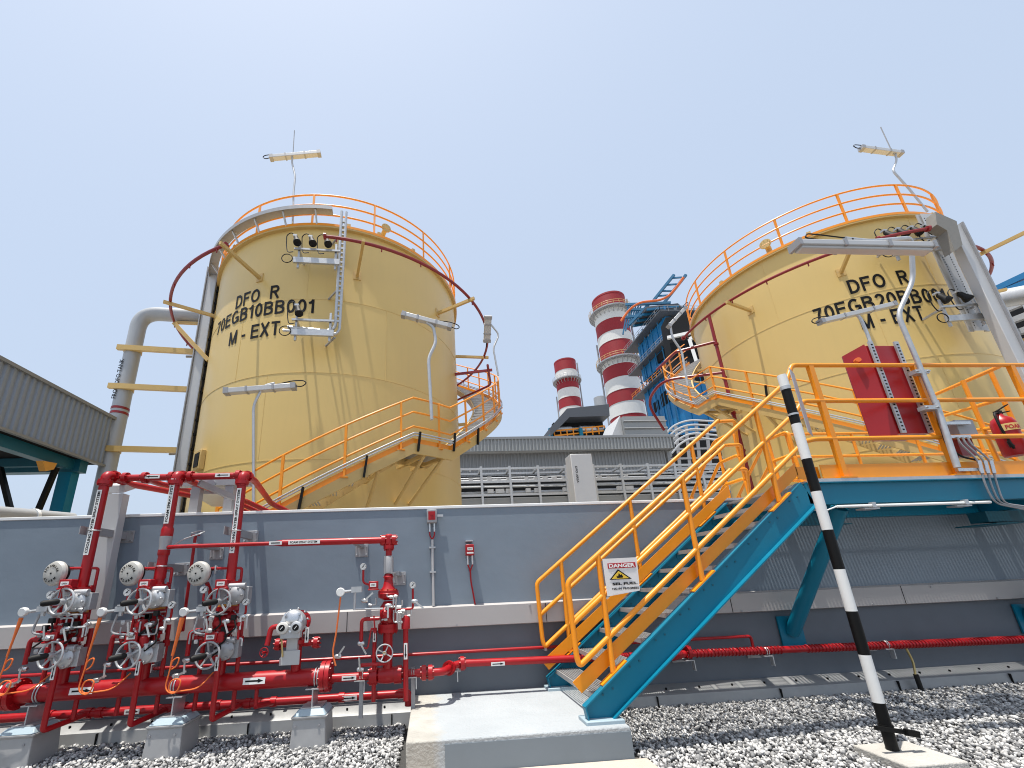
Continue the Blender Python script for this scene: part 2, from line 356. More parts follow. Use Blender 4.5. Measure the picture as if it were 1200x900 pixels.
# concrete pad and path
def pad_material():
    m = concR.copy(); m.name = 'pad_part_painted'; n = m.node_tree; L = n.links; b = n.nodes['Principled BSDF']
    src = b.inputs['Base Color'].links[0].from_socket
    ge = n.nodes.new('ShaderNodeNewGeometry'); sx = n.nodes.new('ShaderNodeSeparateXYZ'); L.new(ge.outputs['Position'], sx.inputs[0])
    no = n.nodes.new('ShaderNodeTexNoise'); no.inputs['Scale'].default_value = 3.5; no.inputs['Detail'].default_value = 9; no.inputs['Roughness'].default_value = .7; L.new(ge.outputs['Position'], no.inputs['Vector'])
    ad = n.nodes.new('ShaderNodeMath'); ad.operation = 'MULTIPLY_ADD'; ad.inputs[1].default_value = .42; L.new(no.outputs['Fac'], ad.inputs[0]); L.new(sx.outputs['X'], ad.inputs[2])
    mr = n.nodes.new('ShaderNodeMapRange'); mr.inputs[1].default_value = .20; mr.inputs[2].default_value = .30; L.new(ad.outputs[0], mr.inputs[0])
    # a vertical face gets the darker grey coat, the top the pale one
    sn = n.nodes.new('ShaderNodeSeparateXYZ'); L.new(ge.outputs['Normal'], sn.inputs[0])
    n2 = n.nodes.new('ShaderNodeTexNoise'); n2.inputs['Scale'].default_value = 2.2; n2.inputs['Detail'].default_value = 8; L.new(ge.outputs['Position'], n2.inputs['Vector'])
    pa = n.nodes.new('ShaderNodeMix'); pa.data_type = 'RGBA'; pa.inputs[6].default_value = (.30, .325, .34, 1); pa.inputs[7].default_value = (.43, .455, .47, 1); L.new(n2.outputs['Fac'], pa.inputs[0])
    mx = n.nodes.new('ShaderNodeMix'); mx.data_type = 'RGBA'; L.new(mr.outputs[0], mx.inputs[0]); L.new(src, mx.inputs[6]); L.new(pa.outputs[2], mx.inputs[7]); L.new(mx.outputs[2], b.inputs['Base Color'])
    return m
p = MB(); p.bb(-.22, 1.70, 4.03, WY-.002, -.02, .268)
struct(p.build('concrete_pad', pad_material(), bevel=.014))
p = MB(); p.bb(.10, 1.695, 4.024, 4.029, .0, .232); struct(p.build('pad_front_paint', concF, smooth=False))
p = MB(); p.bb(-.32, 1.80, .6, 4.02, -.02, .035); struct(p.build('path', concS, bevel=.01))

# ================================================================== BUND WALL
bw = thing('bund_wall', 'long blue grey concrete bund wall with pale ledge band in front of the tanks', 'wall', (0, WY, 0))
X0, X1 = -26, 30
m = MB(); m.bb(X0, X1, WY, WY+.32, .99, 2.46); m.build('wall', wallU, bw)
m = MB(); m.bb(X0, X1, WY+.012, WY+.30, -.1, .988); lab(m.build('lower_wall', wallL, bw), 'lower band of the wall, ledge shadow in its colour')
m = MB(); m.prism([(X0, WY-.085, 1.0), (X0, WY-.085, 1.225), (X0, WY-.001, 1.245), (X0, WY-.001, .985)], (X1-X0, 0, 0))
led = m.build('ledge', ledge_m, bw)
m = MB()
for x in np.arange(X0+.6, X1, 2.44): m.bb(x-.003, x+.003, WY-.089, WY-.08, 1.0, 1.225)
m.build('ledge_joint', black, led)
m = MB()
for i, x in enumerate(np.arange(-5.2, 9, .92)): m.tube((x, WY-.095, 1.20 if i % 2 else 1.015), (x, WY-.08, 1.20 if i % 2 else 1.015), .013, 8)
m.build('fixing', galvD, led)
m = MB(); m.bb(X0, X1, WY-.012, WY+.335, 2.462, 2.50); m.build('coping', capm, bw, bevel=.006)
m = MB(); m.prism([(X0, WY-.19, -.05), (X0, WY-.165, .135), (X0, WY-.03, .215), (X0, WY+.01, .215), (X0, WY+.01, -.05)], (5.56+20.2, 0, 0))
m.prism([(1.74, WY-.19, -.05), (1.74, WY-.165, .135), (1.74, WY-.03, .215), (1.74, WY+.01, .215), (1.74, WY+.01, -.05)], (X1-1.74, 0, 0))
k = m.build('kerb', kerbm, bw)
m = MB()
for x in np.arange(-6, 12, .42): m.tube((x, WY-.09, .17), (x, WY-.095, .195), .012, 8)
for x in np.arange(-5.1, 12, 1.55): m.bb(x-.005, x+.005, WY-.194, WY-.15, .0, .13)
m.build('kerb_bolt', black, k)

# ================================================================== TANKS
TH = 11.12
T1 = (-2.96, 13.6); RT1 = 4.04; T2 = (14.12, 12.3); RT2 = 3.68
def tank(T, RT, label, text, seams, tpx):
    t = thing('storage_tank', label, 'tank', (T[0], T[1], 0), 'yellow storage tanks behind the wall')
    m = MB(); m.lathe([(RT, 0), (RT, TH), (RT-.02, TH+.01)], (T[0], T[1], 0), n=160, caps=False)
    m.lathe([(RT-.02, TH+.01), (0, TH+.75)], (T[0], T[1], 0), n=160, caps=False); sh = m.build('shell', tankY, t)
    m = MB()
    for z in seams: m.arcband(T, RT-.02, RT+.007, lambda a, z=z: z-.012, lambda a, z=z: z+.012, 0, 360, 160)
    for a, z0, z1 in ((-118, 6.6, 8.8), (-62, 6.6, 8.8), (-92, 8.8, 11), (-150, 8.8, 11), (-36, 4.4, 6.6), (-104, 4.4, 6.6), (-160, 4.4, 6.6), (-128, 2.2, 4.4)):
        m.tube(pol(T, RT, a, z0), pol(T, RT, a, z1), .008, 6)
    m.build('weld_seam', tankY, sh)
    m = MB(); m.arcband(T, RT-.05, RT+.10, lambda a: TH-.03, lambda a: TH+.02, 0, 360, 160)
    m.build('roof_rim', tankY2, t)
    m = MB(); m.arcband(T, RT+.07, RT+.105, lambda a: TH+.021, lambda a: TH+.10, 0, 360, 160); m.build('toe_plate', orange, t)
    rail = MB()
    for h in (.45, .8, 1.16):
        rail.path([pol(T, RT+.05, a, TH+h) for a in range(0, 360, 3)], .025, 8, closed=True)
    rl = rail.build('roof_handrail', orange, t)
    for k in range(15):
        a = k*24+4; m = MB(); m.bar(pol(T, RT+.05, a, TH+.05), pol(T, RT+.05, a, TH+1.16), .05, .05); m.build('post', orange, rl)
    for a in (-50, -66, -78, -130, -170):    # roof edge lugs
        m = MB(); m.box(pol(T, RT+.02, a, TH+.12), (.13, .1, .16), rz=R_(a)); m.build('roof_lug', tankY2, t)
    return t
t1 = tank(T1, RT1, 'yellow cylindrical tank on the left marked 70EGB10BB001', '', (2.2, 4.4, 6.65, 8.8), None)
t2 = tank(T2, RT2, 'yellow cylindrical tank on the right marked 70EGB20BB001', '', (2.2, 4.4, 6.65, 8.8), None)
def marks(t, T, RT, rows):
    for body, pl, pr, h in rows:
        a0, z0 = onC(*pl, T, RT); a1, z1 = onC(*pr, T, RT)
        tanktext('lettering', body, T, RT+.012, a0, a1, z0, h, black, t, dz=0 if abs(z1-z0) > 1 else (z1-z0)*.5)
marks(t1, T1, RT1, [('DFO  R', (276, 363), (327, 351), .42), ('70EGB10BB001', (254, 394), (368, 373), .42), ('M - EXT', (268, 406), (327, 395), .42)])
marks(t2, T2, RT2, [('DFO  R', (997, 345), (1068, 334), .46), ('70EGB20BB001', (957, 379), (1115, 361), .46), ('M - EXT', (1011, 387), (1086, 377), .46)])
# roof vents / nozzles
def nozzle(T, RT, a, r, t, tilt=.4):
    m = MB(); p = pol(T, RT-.25, a, TH+.1); q = p+V(0, 0, .38); e = q+(pol((0, 0), 1, a, 0))*.28
    m.path([p, q, e], r, 12, bend=.12); d = (e-q).normalized(); m.lathe([(r*2, 0), (r*2, .04)], e, d, 16); m.bolts(e+d*.02, d, r*1.6, 8, .012, .035)
    m.build('nozzle', tankY2, t)
nozzle(T1, RT1, -63, .07, t1); nozzle(T2, RT2, -146, .08, t2)
# side nozzles of the left tank
for zz, a in ((9.35, -166), (10.05, -163), (8.9, -167)):
    m = MB(); p = pol(T1, RT1-.02, a, zz); d = pol((0, 0), 1, a-12, 0); m.tube(p, p+d*.35, .10, 14); m.lathe([(.19, 0), (.19, .05)], p+d*.3, d, 18); m.bolts(p+d*.325, d, .155, 8, .014, .05)
    m.build('nozzle', tankY2, t1)
m = MB(); p = pol(T1, RT1+.06, -133, 4.72); m.box(p, (.12, .42, .5), rz=R_(-133)); jb = m.build('junction_box', tankY2, t1, bevel=.01)
m = MB(); p = pol(T1, RT1+.125, -133, 4.72); m.box(p, (.02, .28, .36), rz=R_(-133)); m.build('box_cover', black, jb)

# deluge ring pipes
def ring(T, RT, R_0, z, arcs, brk, label):
    R = R_0
    t = thing('ring_pipe', label, 'pipe', pol(T, R, arcs[0][0], z), 'red spray ring pipes round the tanks')
    for a0, a1, zz, *rr in arcs:
        R = rr[0] if rr else R_0
        n = max(4, int(abs(a1-a0)/3)); m = MB(); m.path([pol(T, R, a0+(a1-a0)*i/n, zz) for i in range(n+1)], .042, 10)
        for i in range(1, n, 4):
            p = pol(T, R, a0+(a1-a0)*i/n, zz); m.tube(p, p+V(0, 0, -.13), .018, 6)
        for e in (a0, a1): m.lathe([(.075, -.03), (.075, .03)], pol(T, R, e, zz), pol((0, 0), 1, e+90, 0), 12)
        m.build('pipe', redD, t)
    R = R_0
    for a, zz in brk:
        m = MB(); m.bar(pol(T, RT-.02, a, zz-.09), pol(T, R+.16, a, zz-.07), .07, .09); pass
        m.box(pol(T, RT+.01, a, zz-.08), (.03, .2, .25), rz=R_(a)); m.build('bracket', tankY2, t)
    return t
r1 = ring(T1, RT1, 5.2, 9.75, ((-84, 35, 9.75), (-112, -215, 9.75)), ((-112, 9.75), (-150, 9.75), (-74, 9.75), (-34, 9.75), (5, 9.75)), 'dark red ring pipe on brackets round the left tank')
m = MB(); m.path([pol(T1, 5.2, -18, 8.2), pol(T1, 5.25, -2, 8.2), pol(T1, RT1, 22, 8.2)], .04, 8, bend=.2); m.bar(pol(T1, RT1, -14, 8.2), pol(T1, 5.3, -14, 8.2), .07, .07); m.build('pipe', redD, r1)
r2 = ring(T2, RT2, 4.72, 9.75, ((-186, -126, 9.75), (-117, -104, 9.75), (-84, -12, 9.75, 4.15)), ((-160, 9.75), (-124, 9.75), (-71, 9.75), (-30, 9.75)), 'dark red ring pipe on brackets round the right tank')
m = MB(); m.path([pol(T2, 4.02, -178, 10.3), pol(T2, 4.02, -178, 2)], .055, 10)
for z in np.arange(2.6, 10, 1.3): m.lathe([(.08, -.03), (.08, .03)], pol(T2, 4.02, -178, z), n=12)
m.path([pol(T2, 4.02, -178, 9.2), pol(T2, 5.1, -186, 9.2), pol(T2, 5.4, -200, 9.2)], .05, 8, bend=.1)
m.path([pol(T2, 4.02, -178, 8.0), pol(T2, 5.6, -190, 8.3), pol(T2, 6.0, -200, 7.9), pol(T2, 5.5, -204, 6.8)], .05, 8, bend=.5)
lab(m.build('riser', redD, r2), 'dark red riser pipe up the tank side')

# spiral stairs
def spiral(T, R0, R1, segs, label, loc, grp):
    """segs: list of (az0, z0, az1, z1) going up."""
    t = thing('spiral_stair', label, 'stairs', loc, grp)
    pts_in, pts_out = [], []
    rails = {h: [] for h in (.4, .75, 1.1)}; rin = {h: [] for h in (.4, .75, 1.1)}
    for a0, z0, a1, z1 in segs:
        n = max(2, int(abs(a1-a0)/3)); zf = lambda a: z0+(z1-z0)*(a-a0)/(a1-a0)
        m = MB(); m.arcband(T, R1, R1+.05, lambda a: zf(a)-.17, lambda a: zf(a)+.07, a0, a1, n)
        m.arcband(T, R0-.05, R0, lambda a: zf(a)-.17, lambda a: zf(a)+.07, a0, a1, n); m.build('stringer', tankY2, t)
        m = MB(); m.arcband(T, R1-.03, R1-.005, lambda a: zf(a)+.075, lambda a: zf(a)+.20, a0, a1, n); m.build('toe_board', orange, t)
        if abs(z1-z0) < .1:
            m = MB(); m.arcband(T, R0, R1, lambda a: z0-.02, lambda a: z0+.01, a0, a1, n); m.build('landing', grating_m, t)
        else:
            k = int(abs(z1-z0)/.205)
            for i in range(k):
                a = a0+(a1-a0)*(i+.5)/k; z = z0+(z1-z0)*(i+.5)/k; c = pol(T, (R0+R1)/2, a, z); m = MB()
                da = .10
                for j in range(4): m.box(c+pol((0, 0), 1, a+90, 0)*(-da+j*2*da/3), (R1-R0-.02, .02, .03), rz=R_(a))
                m.box(c+pol((0, 0), 1, a-90, 0)*(da+.015)*(1 if a1 > a0 else -1), (R1-R0-.02, .02, .045), rz=R_(a))
                m.build('tread', grating_m, t)
        for h in rails:
            for i in range(n+1): rails[h].append(pol(T, R1+.02, a0+(a1-a0)*i/n, zf(a0+(a1-a0)*i/n)+h+.07))
    m = MB()
    for h in rails: m.path(rails[h], .023, 8)
    rl = m.build('handrail', orange, t)
    m = MB(); L = rails[.4]; m.path([p+(p-V(T[0], T[1], p.z)).normalized()*.06+V(0, 0, -.17) for p in L], .017, 6)
    m.path([p+(p-V(T[0], T[1], p.z)).normalized()*.06+V(0, 0, -.23) for p in L], .017, 6); m.build('conduit', galv, t)
    L = rails[1.1]; d = 0; last = L[0]; ps = [L[0]]
    for q in L[1:]:
        d += (q-last).length; last = q
        if d > 1.02: ps.append(q); d = 0
    for q in ps:
        m = MB(); m.bar(q+V(0, 0, -1.12), q, .05, .05); m.box(q+V(0, 0, -1.13), (.16, .12, .02)); m.build('post', orange, rl)
    for q in ps[1:6]:
        m = MB(); d_ = (q-V(T[0], T[1], q.z)).normalized(); e = q+d_*.05; t_ = V(-d_.y, d_.x, 0)*.38; m.bar(e+t_+V(0, 0, -1.12), e+t_*1.15+V(0, 0, -.66), .045, .045); m.build('cable_bracket', black, t)
    for a0, z0, a1, z1 in segs:
        for a in (a0+(a1-a0)*.3, a0+(a1-a0)*.8):
            zz = z0+(z1-z0)*(a-a0)/(a1-a0); m = MB(); m.tube(pol(T, R0-.55, a, zz-1.0), pol(T, R1-.05, a, zz-.15), .04, 8); m.bar(pol(T, R0-.45, a, zz-.13), pol(T, R1, a, zz-.13), .08, .08)
            m.build('bracket', tankY2, t)
    return t
spiral(T1, 4.6, 5.45, [(-101, 2.2, -61, 4.42), (-61, 4.42, -50, 4.42), (-50, 4.42, 57, 11.0)], 'steel spiral stair with orange handrails round the left tank', pol(T1, 5.4, -101, 0), 'spiral stairs on the tanks')
spiral(T2, 4.15, 5.02, [(-99, 2.3, -171, 6.70), (-171, 6.70, -181, 6.70), (-181, 6.70, -252, 11.0)], 'steel spiral stair with orange handrails round the right tank', pol(T2, 5.0, -112, 0), 'spiral stairs on the tanks')

# light fittings on bent poles
def fitting(m, m2, p, q, th=.11):
    p, q = Vector(p), Vector(q); m.bar(p, q, th*1.3, th)
    d = (q-p).normalized()
    m2.bar(p-d*.05, p+d*.05, th*1.45, th*1.15); m2.bar(q-d*.05, q+d*.05, th*1.45, th*1.15)
    for k in (.3, .7): c = p.lerp(q, k); m2.bar(c-d*.02, c+d*.02, th*1.45, th*1.15)
def lamp(label, pole, f0, f1, r=.028, th=.11, loop=1, ant=None, grp='strip lights on bent poles'):
    t = thing('strip_light', label, 'lamp', pole[0], grp)
    m = MB(); m.path(pole, r, 10, bend=.14); m.build('pole', galv, t)
    m, m2 = MB(), MB(); fitting(m, m2, f0, f1, th); fb = m.build('light_housing', greyduct, t, bevel=.01); m2.build('clip', galvD, fb)
    m = MB(); e = Vector(f1 if loop > 0 else f0); d = (Vector(f1)-Vector(f0)).normalized()*loop
    c = e+d*.12+V(0, 0, .06); m.path([e+d*-.35+V(0, 0, .08), e+d*0+V(0, 0, .14), c+d*.08+V(0, 0, .06), c+d*.14, c+d*.05+V(0, 0, -.08), e+V(0, 0, .02)], .012, 6, bend=.1)
    m.build('cable', rubber, t)
    if ant: m = MB(); m.tube(ant[0], ant[1], .014, 6); m.build('lightning_rod', galvD, t)
    return t
Y = 8.1
lamp('pale strip light on a bent pole low on the front left of the left tank', [onY(297, 596, Y), onY(297, 475, Y), onY(309, 452, Y), onY(322, 449, Y)], onY(266, 459, Y), onY(344, 453, Y))
Y = 8.85
lamp('pale strip light on twin bent poles above the left tank stair landing', [onY(506, 492, Y), onY(502, 420, Y), onY(511, 401, Y), onY(508, 383, Y), onY(500, 378, Y)], onY(473, 369, Y), onY(527, 383, Y), r=.04)
Y = 11.3
lamp('pale strip light seen end-on at the right side of the left tank stair', [onY(584, 440, Y), onY(578, 408, Y), onY(585, 392, Y), onY(576, 381, Y)], onY(572, 372, Y), onY(573, 389, Y)+V(0, .5, 0), th=.16)
Y = 9.6
lamp('strip light with lightning rod on top of the left tank', [onY(343, 262, Y), onY(344, 225, Y), onY(346, 207, Y), onY(342, 190, Y), onY(343, 182, Y)], onY(374, 180, Y), onY(318, 185, Y), ant=(onY(343, 186, Y), onY(345, 153, Y)))
Y = 8.6
lamp('strip light with lightning rod on top of the right tank', [onY(1087, 248, Y), onY(1066, 222, Y), onY(1046, 200, Y), onY(1051, 188, Y), onY(1049, 180, Y)], onY(1055, 180, Y), onY(1010, 174, Y), ant=(onY(1047, 181, Y), onY(1032, 149, Y)))
Y = 8.2
lamp('strip light on twin bent poles in front of the M - EXT mark', [onY(1040, 470, Y), onY(1018, 395, Y), onY(1008, 372, Y), onY(1000, 366, Y)], onY(1046, 357, Y), onY(962, 377, Y), r=.035)
Y = 11.5
lamp('strip light on a bent pole over the left landing of the right tank', [onY(806, 452, Y), onY(799, 412, Y), onY(788, 396, Y), onY(785, 378, Y)], onY(784, 382, Y), onY(802, 362, Y), r=.035)
# big near mast lamp on platform rail
YM = 4.12
mast_top = [onY(1122, 548, YM), onY(1090, 452, YM), onY(1050, 370, YM)+V(0, -.02, 0), onY(1060, 335, YM)+V(0, -.1, 0), onY(1044, 296, YM)+V(0, -.25, 0), onY(1020, 283, 3.7), onY(990, 280, 3.6)]
tl = thing('mast_light', 'large pale strip light on a bent grey mast clamped to the platform rail', 'lamp', mast_top[0])
m = MB(); m.path(mast_top[:1]+[onY(1096, 470, YM)], .03, 12); m.path([onY(1096, 472, YM)]+mast_top[2:], .026, 12, bend=.12); m.build('mast', galv, tl)
f0, f1 = onY(932, 288, 3.6), onY(1088, 291, 3.6)
m, m2 = MB(), MB(); m.bar(f0, f1, .14, .075); m.bar(f0+V(.02, 0, -.05), f1+V(-.02, 0, -.05), .10, .04); fb = m.build('light_housing', greyduct, tl, bevel=.012)
for k in (0, .33, .66, 1): c = f0.lerp(f1, k); m2.bb(c.x-.02, c.x+.02, c.y-.08, c.y+.08, c.z-.045, c.z+.045)
m2.build('clip', galvD, fb)
m = MB(); c = onY(962, 279, 3.6); m.path([onY(1000, 280, 3.6), c+V(-.02, 0, .05), c+V(-.16, 0, .06), c+V(-.2, 0, .0), c+V(0, 0, -.03), onY(1002, 284, 3.6)], .008, 6, bend=.08); m.build('cable', rubber, tl)
for p in ((1079, 436), (1090, 478)):
    m = MB(); c = onY(*p, YM); m.bb(c.x-.09, c.x+.09, c.y-.02, c.y+.06, c.z-.025, c.z+.025); m.tube(c+V(-.07, -.04, 0), c+V(-.07, .02, 0), .012, 6); m.tube(c+V(.07, -.04, 0), c+V(.07, .02, 0), .012, 6); m.build('clamp', galv, tl)

# floodlight racks on the tanks
def rack(T, RT, a, z, wdt, nl, label):
    t = thing('floodlight_rack', label, 'floodlights', pol(T, RT, a, z), 'floodlight racks on the tanks')
    d = pol((0, 0), 1, a, 0); s_ = pol((0, 0), 1, a+90, 0); c = pol(T, RT, a, z)
    m = MB()
    for k in (-.4, .4):
        m.bar(c+s_*k*wdt, c+s_*k*wdt+d*.55, .05, .05); m.bar(c+s_*k*wdt+d*.5+V(0, 0, -.55), c+s_*k*wdt+d*.5+V(0, 0, .25), .05, .05)
    m.bar(c-s_*wdt*.5+d*.55, c+s_*wdt*.5+d*.55, .05, .05); m.bar(c-s_*wdt*.5+d*.55+V(0, 0, -.35), c+s_*wdt*.5+d*.55+V(0, 0, -.35), .06, .16); m.build('frame', galv, t)
    for i in range(nl):
        k = (-.5+(i+.15)/max(nl, 1))*wdt; p = c+s_*k+d*.62+V(0, 0, .22)
        m = MB(); ax = (d*.35+V(0, 0, -1)+s_*.3).normalized()
        m.lathe([(.03, -.16), (.06, -.12), (.065, .0), (.095, .08), (.10, .14), (.085, .15)], p, ax, 16); fl = m.build('floodlight', rubber, t)
        m = MB(); m.box(p-ax*.19, (.10, .10, .05)); m.build('terminal_cap', galv, fl)
        m = MB(); q = p-ax*.2; m.path([q, q+V(0, 0, .12)-s_*.1, q-s_*.22+V(0, 0, .02), q-s_*.2+V(0, 0, -.35), q-s_*.15+V(0, 0, -.55)+d*.02, q-s_*.02+V(0, 0, -.5)], .012, 6, bend=.12); m.build('cable', rubber, fl)
    m = MB()
    q = c-s_*wdt*.62+d*.6+V(0, 0, -.35); m.torus(q, d, .13, .012, 20, 6); m.build('cable_loop', rubber, t)
a, z = onC(371, 306, T1, RT1+.55); rack(T1, RT1, a, z+.35, 1.15, 3, 'rack of three black floodlights near the top of the left tank')
a, z = onC(366, 390, T1, RT1+.55); rack(T1, RT1, a, z+.35, 1.0, 1, 'rack with one black floodlight below the left tank lettering')
a, z = onC(1078, 293, T2, RT2+.55); rack(T2, RT2, a, z+.35, 1.3, 4, 'rack of tangled black floodlights near the top of the right tank')
a, z = onC(1133, 372, T2, RT2+.55); rack(T2, RT2, a, z+.35, 1.0, 2, 'rack of two floodlights beside the right tank lettering')

# cable trays on left tank
t = thing('cable_tray', 'perforated steel cable tray curving over the left tank rim and down', 'cable tray', pol(T1, RT1+.3, -85, TH))
m = MB(); m.arcband(T1, RT1+.12, RT1+.36, lambda a: TH+.38, lambda a: TH+.395, -190, -84, 40); m.arcband(T1, RT1+.36, RT1+.375, lambda a: TH+.33, lambda a: TH+.45, -190, -84, 40)
m.build('tray', galvD, t)
m = MB()
for a in range(-186, -86, 12): m.bar(pol(T1, RT1+.05, a, TH+.03), pol(T1, RT1+.3, a, TH+.37), .04, .05)
m.build('support', galv, t)
m = MB(); AT = onC(396, 330, T1, RT1+.42)[0]; s_ = pol((0, 0), 1, AT+90, 0); d = pol((0, 0), 1, AT, 0); c = pol(T1, RT1+.42, AT, 0)
zl = onC(396, 389, T1, RT1+.42)[1]
m.path([c+V(0, 0, TH+.25), c+V(0, 0, zl), c-s_*1.1+V(0, 0, zl)], .04, 8, bend=.25); m.path([c+s_*.12+V(0, 0, TH+.25), c+s_*.10+V(0, 0, zl-.1), c-s_*1.2+V(0, 0, zl-.1)], .035, 8, bend=.25)
for z in np.arange(zl+.3, TH, .15): m.bar(c+V(0, 0, z)-s_*.03, c+V(0, 0, z)+s_*.12, .05, .05)
m.build('drop_ladder', galv, t)
m = MB()
for z in (10.6, 8.8, 7.4): m.bar(pol(T1, RT1, -84, z), c+V(0, 0, z), .04, .04)
m.build('standoff', galvD, t)

# tall duct column + overflow pipe left of tank 1
t = thing('cable_riser', 'tall grey ladder duct standing against the left side of the left tank', 'duct', (-6.95, 12.05, 0))
cxr = -6.93
m = MB(); m.bb(cxr-.17, cxr+.13, 11.95, 12.15, 0, 11.75); m.build('channel', greyduct, t, bevel=.01)
m = MB(); m.bb(cxr-.20, cxr-.17, 11.9, 12.2, 0, 11.8); m.bb(cxr+.13, cxr+.155, 11.9, 12.2, 0, 11.8); m.build('side_angle', galvD, t, nosplit=True)
m = MB()
for z in np.arange(.5, 11.6, .45): m.bb(cxr+.16, cxr+.215, 11.95, 12.02, z, z+.07)
m.tube((cxr+.185, 12.0, 0), (cxr+.185, 12.0, 11.6), .022, 8); m.build('cable_bundle', rubber, t)
m = MB()
for z in (3.2, 5.4, 8.6): m.bb(-7.5, -6.6, 12.2, 12.25, z, z+.06)
m.build('bracket', galvD, t)
m = MB(); m.bar((cxr, 12.0, 11.75), pol(T1, RT1+.24, -189, TH+.38), .26, .03); m.build('top_tray', galvD, t)
t = thing('overflow_pipe', 'big grey pipe bending down from the left tank wall', 'pipe', (-9.0, 12.1, 0))
m = MB(); m.path([(-9.02, 12.1, 0), (-9.02, 12.1, 10.12), (-6.75, 12.3, 10.12)], .215, 20, bend=.55, seg=9); m.build('pipe', pipegrey, t)
m = MB()
for z in (9.5, 7.8, 5.6): pass
m.lathe([(.32, 0), (.32, .07)], (-6.98, 12.28, 10.12), (1, .09, 0), 20); m.lathe([(.32, 0), (.32, .07)], (-7.12, 12.27, 10.12), (1, .09, 0), 20); m.bolts((-7.02, 12.28, 10.12), (1, .09, 0), .27, 12, .018, .12); m.build('flange', tankY2, t)
for l, r in (((151, 407), (240, 420)), ((141, 452), (232, 463)), ((124, 525), (222, 531))):
    A = onY(*l, 11.85); z = A.z; m = MB(); m.bar((-9.3, 11.85, z), pol(T1, RT1+.02, -158, z-.05), .10, .16); m.lathe([(.235, -.05), (.235, .05)], (-9.02, 12.1, z), n=20); m.build('support_bar', tankY2, t)
m = MB(); m.bar((-7.9, 12.0, 9.7), pol(T1, RT1, -155, 8.3), .09, .12); m.bar((-7.95, 12.2, 9.85), (-6.9, 12.2, 9.8), .08, .08); m.build('strut', tankY2, t)
m = MB()
for z in (6.65, 6.8): m.lathe([(.226, -.035), (.226, .035)], (-9.02, 12.1, z), n=20)
m.build('band', redD, t)
flattext('lettering', 'FROM DFO TANK', (-9.02-.03, 11.87, 7.05), (0, 0, 1), (-1, 0, 0), 1.3, .12, black, t)

# trays / column on right tank
t = thing('cable_riser', 'wide perforated pale cable tray running down the front of the right tank', 'cable tray', pol(T2, RT2+.4, -99, 0))
def tray(m, A, a, r0, z0, z1, wd):
    s_ = pol((0, 0), 1, a+90, 0); d = pol((0, 0), 1, a, 0); c = pol(A, r0, a, 0)
    m.add([c-s_*wd/2+V(0, 0, z0), c+s_*wd/2+V(0, 0, z0), c+s_*wd/2+V(0, 0, z1), c-s_*wd/2+V(0, 0, z1)], [(0, 1, 2, 3)])
    for k in (-1, 1): m.bar(c+s_*k*wd/2+V(0, 0, z0)-d*.05, c+s_*k*wd/2+V(0, 0, z1)-d*.05, .03, .12, up=s_)
AT2 = onC(1112, 305, T2, RT2+.42)[0]
m = MB(); tray(m, T2, AT2, RT2+.42, 7.05, 10.8, .42); m.build('tray', greyduct, t)
m = MB()
for k in range(45):
    z = 7.2+k*.078; a = AT2; s_ = pol((0, 0), 1, a+90, 0)
    for j in (-.14, .08): m.tube(pol(T2, RT2+.424, a, z)+s_*j, pol(T2, RT2+.428, a, z)+s_*j, .014, 6)
m.build('perforation', black, t)
t = thing('duct_column', 'tall pale grey duct column at the right side of the right tank', 'duct', (14.2, 7.9, 0))
A, B = onY(1118, 285, 7.9), onY(1130, 285, 7.9)
m = MB(); m.bb(A.x-.08, A.x+.20, 7.75, 7.95, 0, 9.95); m.build('duct', greyduct, t, bevel=.01)
m = MB(); m.bb(A.x+.20, A.x+.24, 7.7, 8.0, 0, 10.0); m.build('edge_angle', galvD, t)
m = MB(); m.prism([onY(x, y, 7.62) for x, y in ((1096, 248), (1121, 259), (1128, 287), (1119, 294), (1110, 270), (1098, 263))], (0, .22, 0)); m.build('elbow_cover', coverm, t)

# ================================================================== FAR BUILDINGS
def corr(m, x0, x1, y, z0, z1, pitch=.3, dep=.05):     # corrugated sheet facing -Y
    n = int((x1-x0)/pitch); P = []; xs = []
    for i in range(n):
        x = x0+i*pitch; xs += [(x, 0), (x+pitch*.35, 0), (x+pitch*.5, dep), (x+pitch*.85, dep)]
    k = len(xs)
    P = [(x, y-d, z) for z in (z0, z1) for x, d in xs]; m.add(P, [(i, i+1, k+i+1, k+i) for i in range(k-1)])
t = thing('turbine_hall', 'long grey corrugated industrial hall behind the piping racks', 'building', (13, 40, 0))
zt = 14.75
m = MB(); corr(m, -8, 24.6, 38, 13.45, zt-.12, .34, .09); m.build('fascia', clad, t, smooth=False)
m = MB(); m.bb(-8, 24.7, 37.85, 38.3, zt-.12, zt+.12); m.build('eave_trim', cladD, t)
m = MB(); corr(m, -8, 24.2, 39, 7.5, 13.5, .34, .07); m.build('wall', cladD, t, smooth=False)
m = MB(); m.bb(-8, 24.5, 38.1, 60, 13.6, 13.8); m.bb(24.2, 24.5, 39, 60, 0, 13.6); m.bb(-8, 24.2, 39.2, 39.4, 0, 8); m.build('roof', cladD, t)
m = MB(); m.bb(24.5, 24.56, 38, 50, 13.45, zt); m.build('gable_fascia', clad, t)
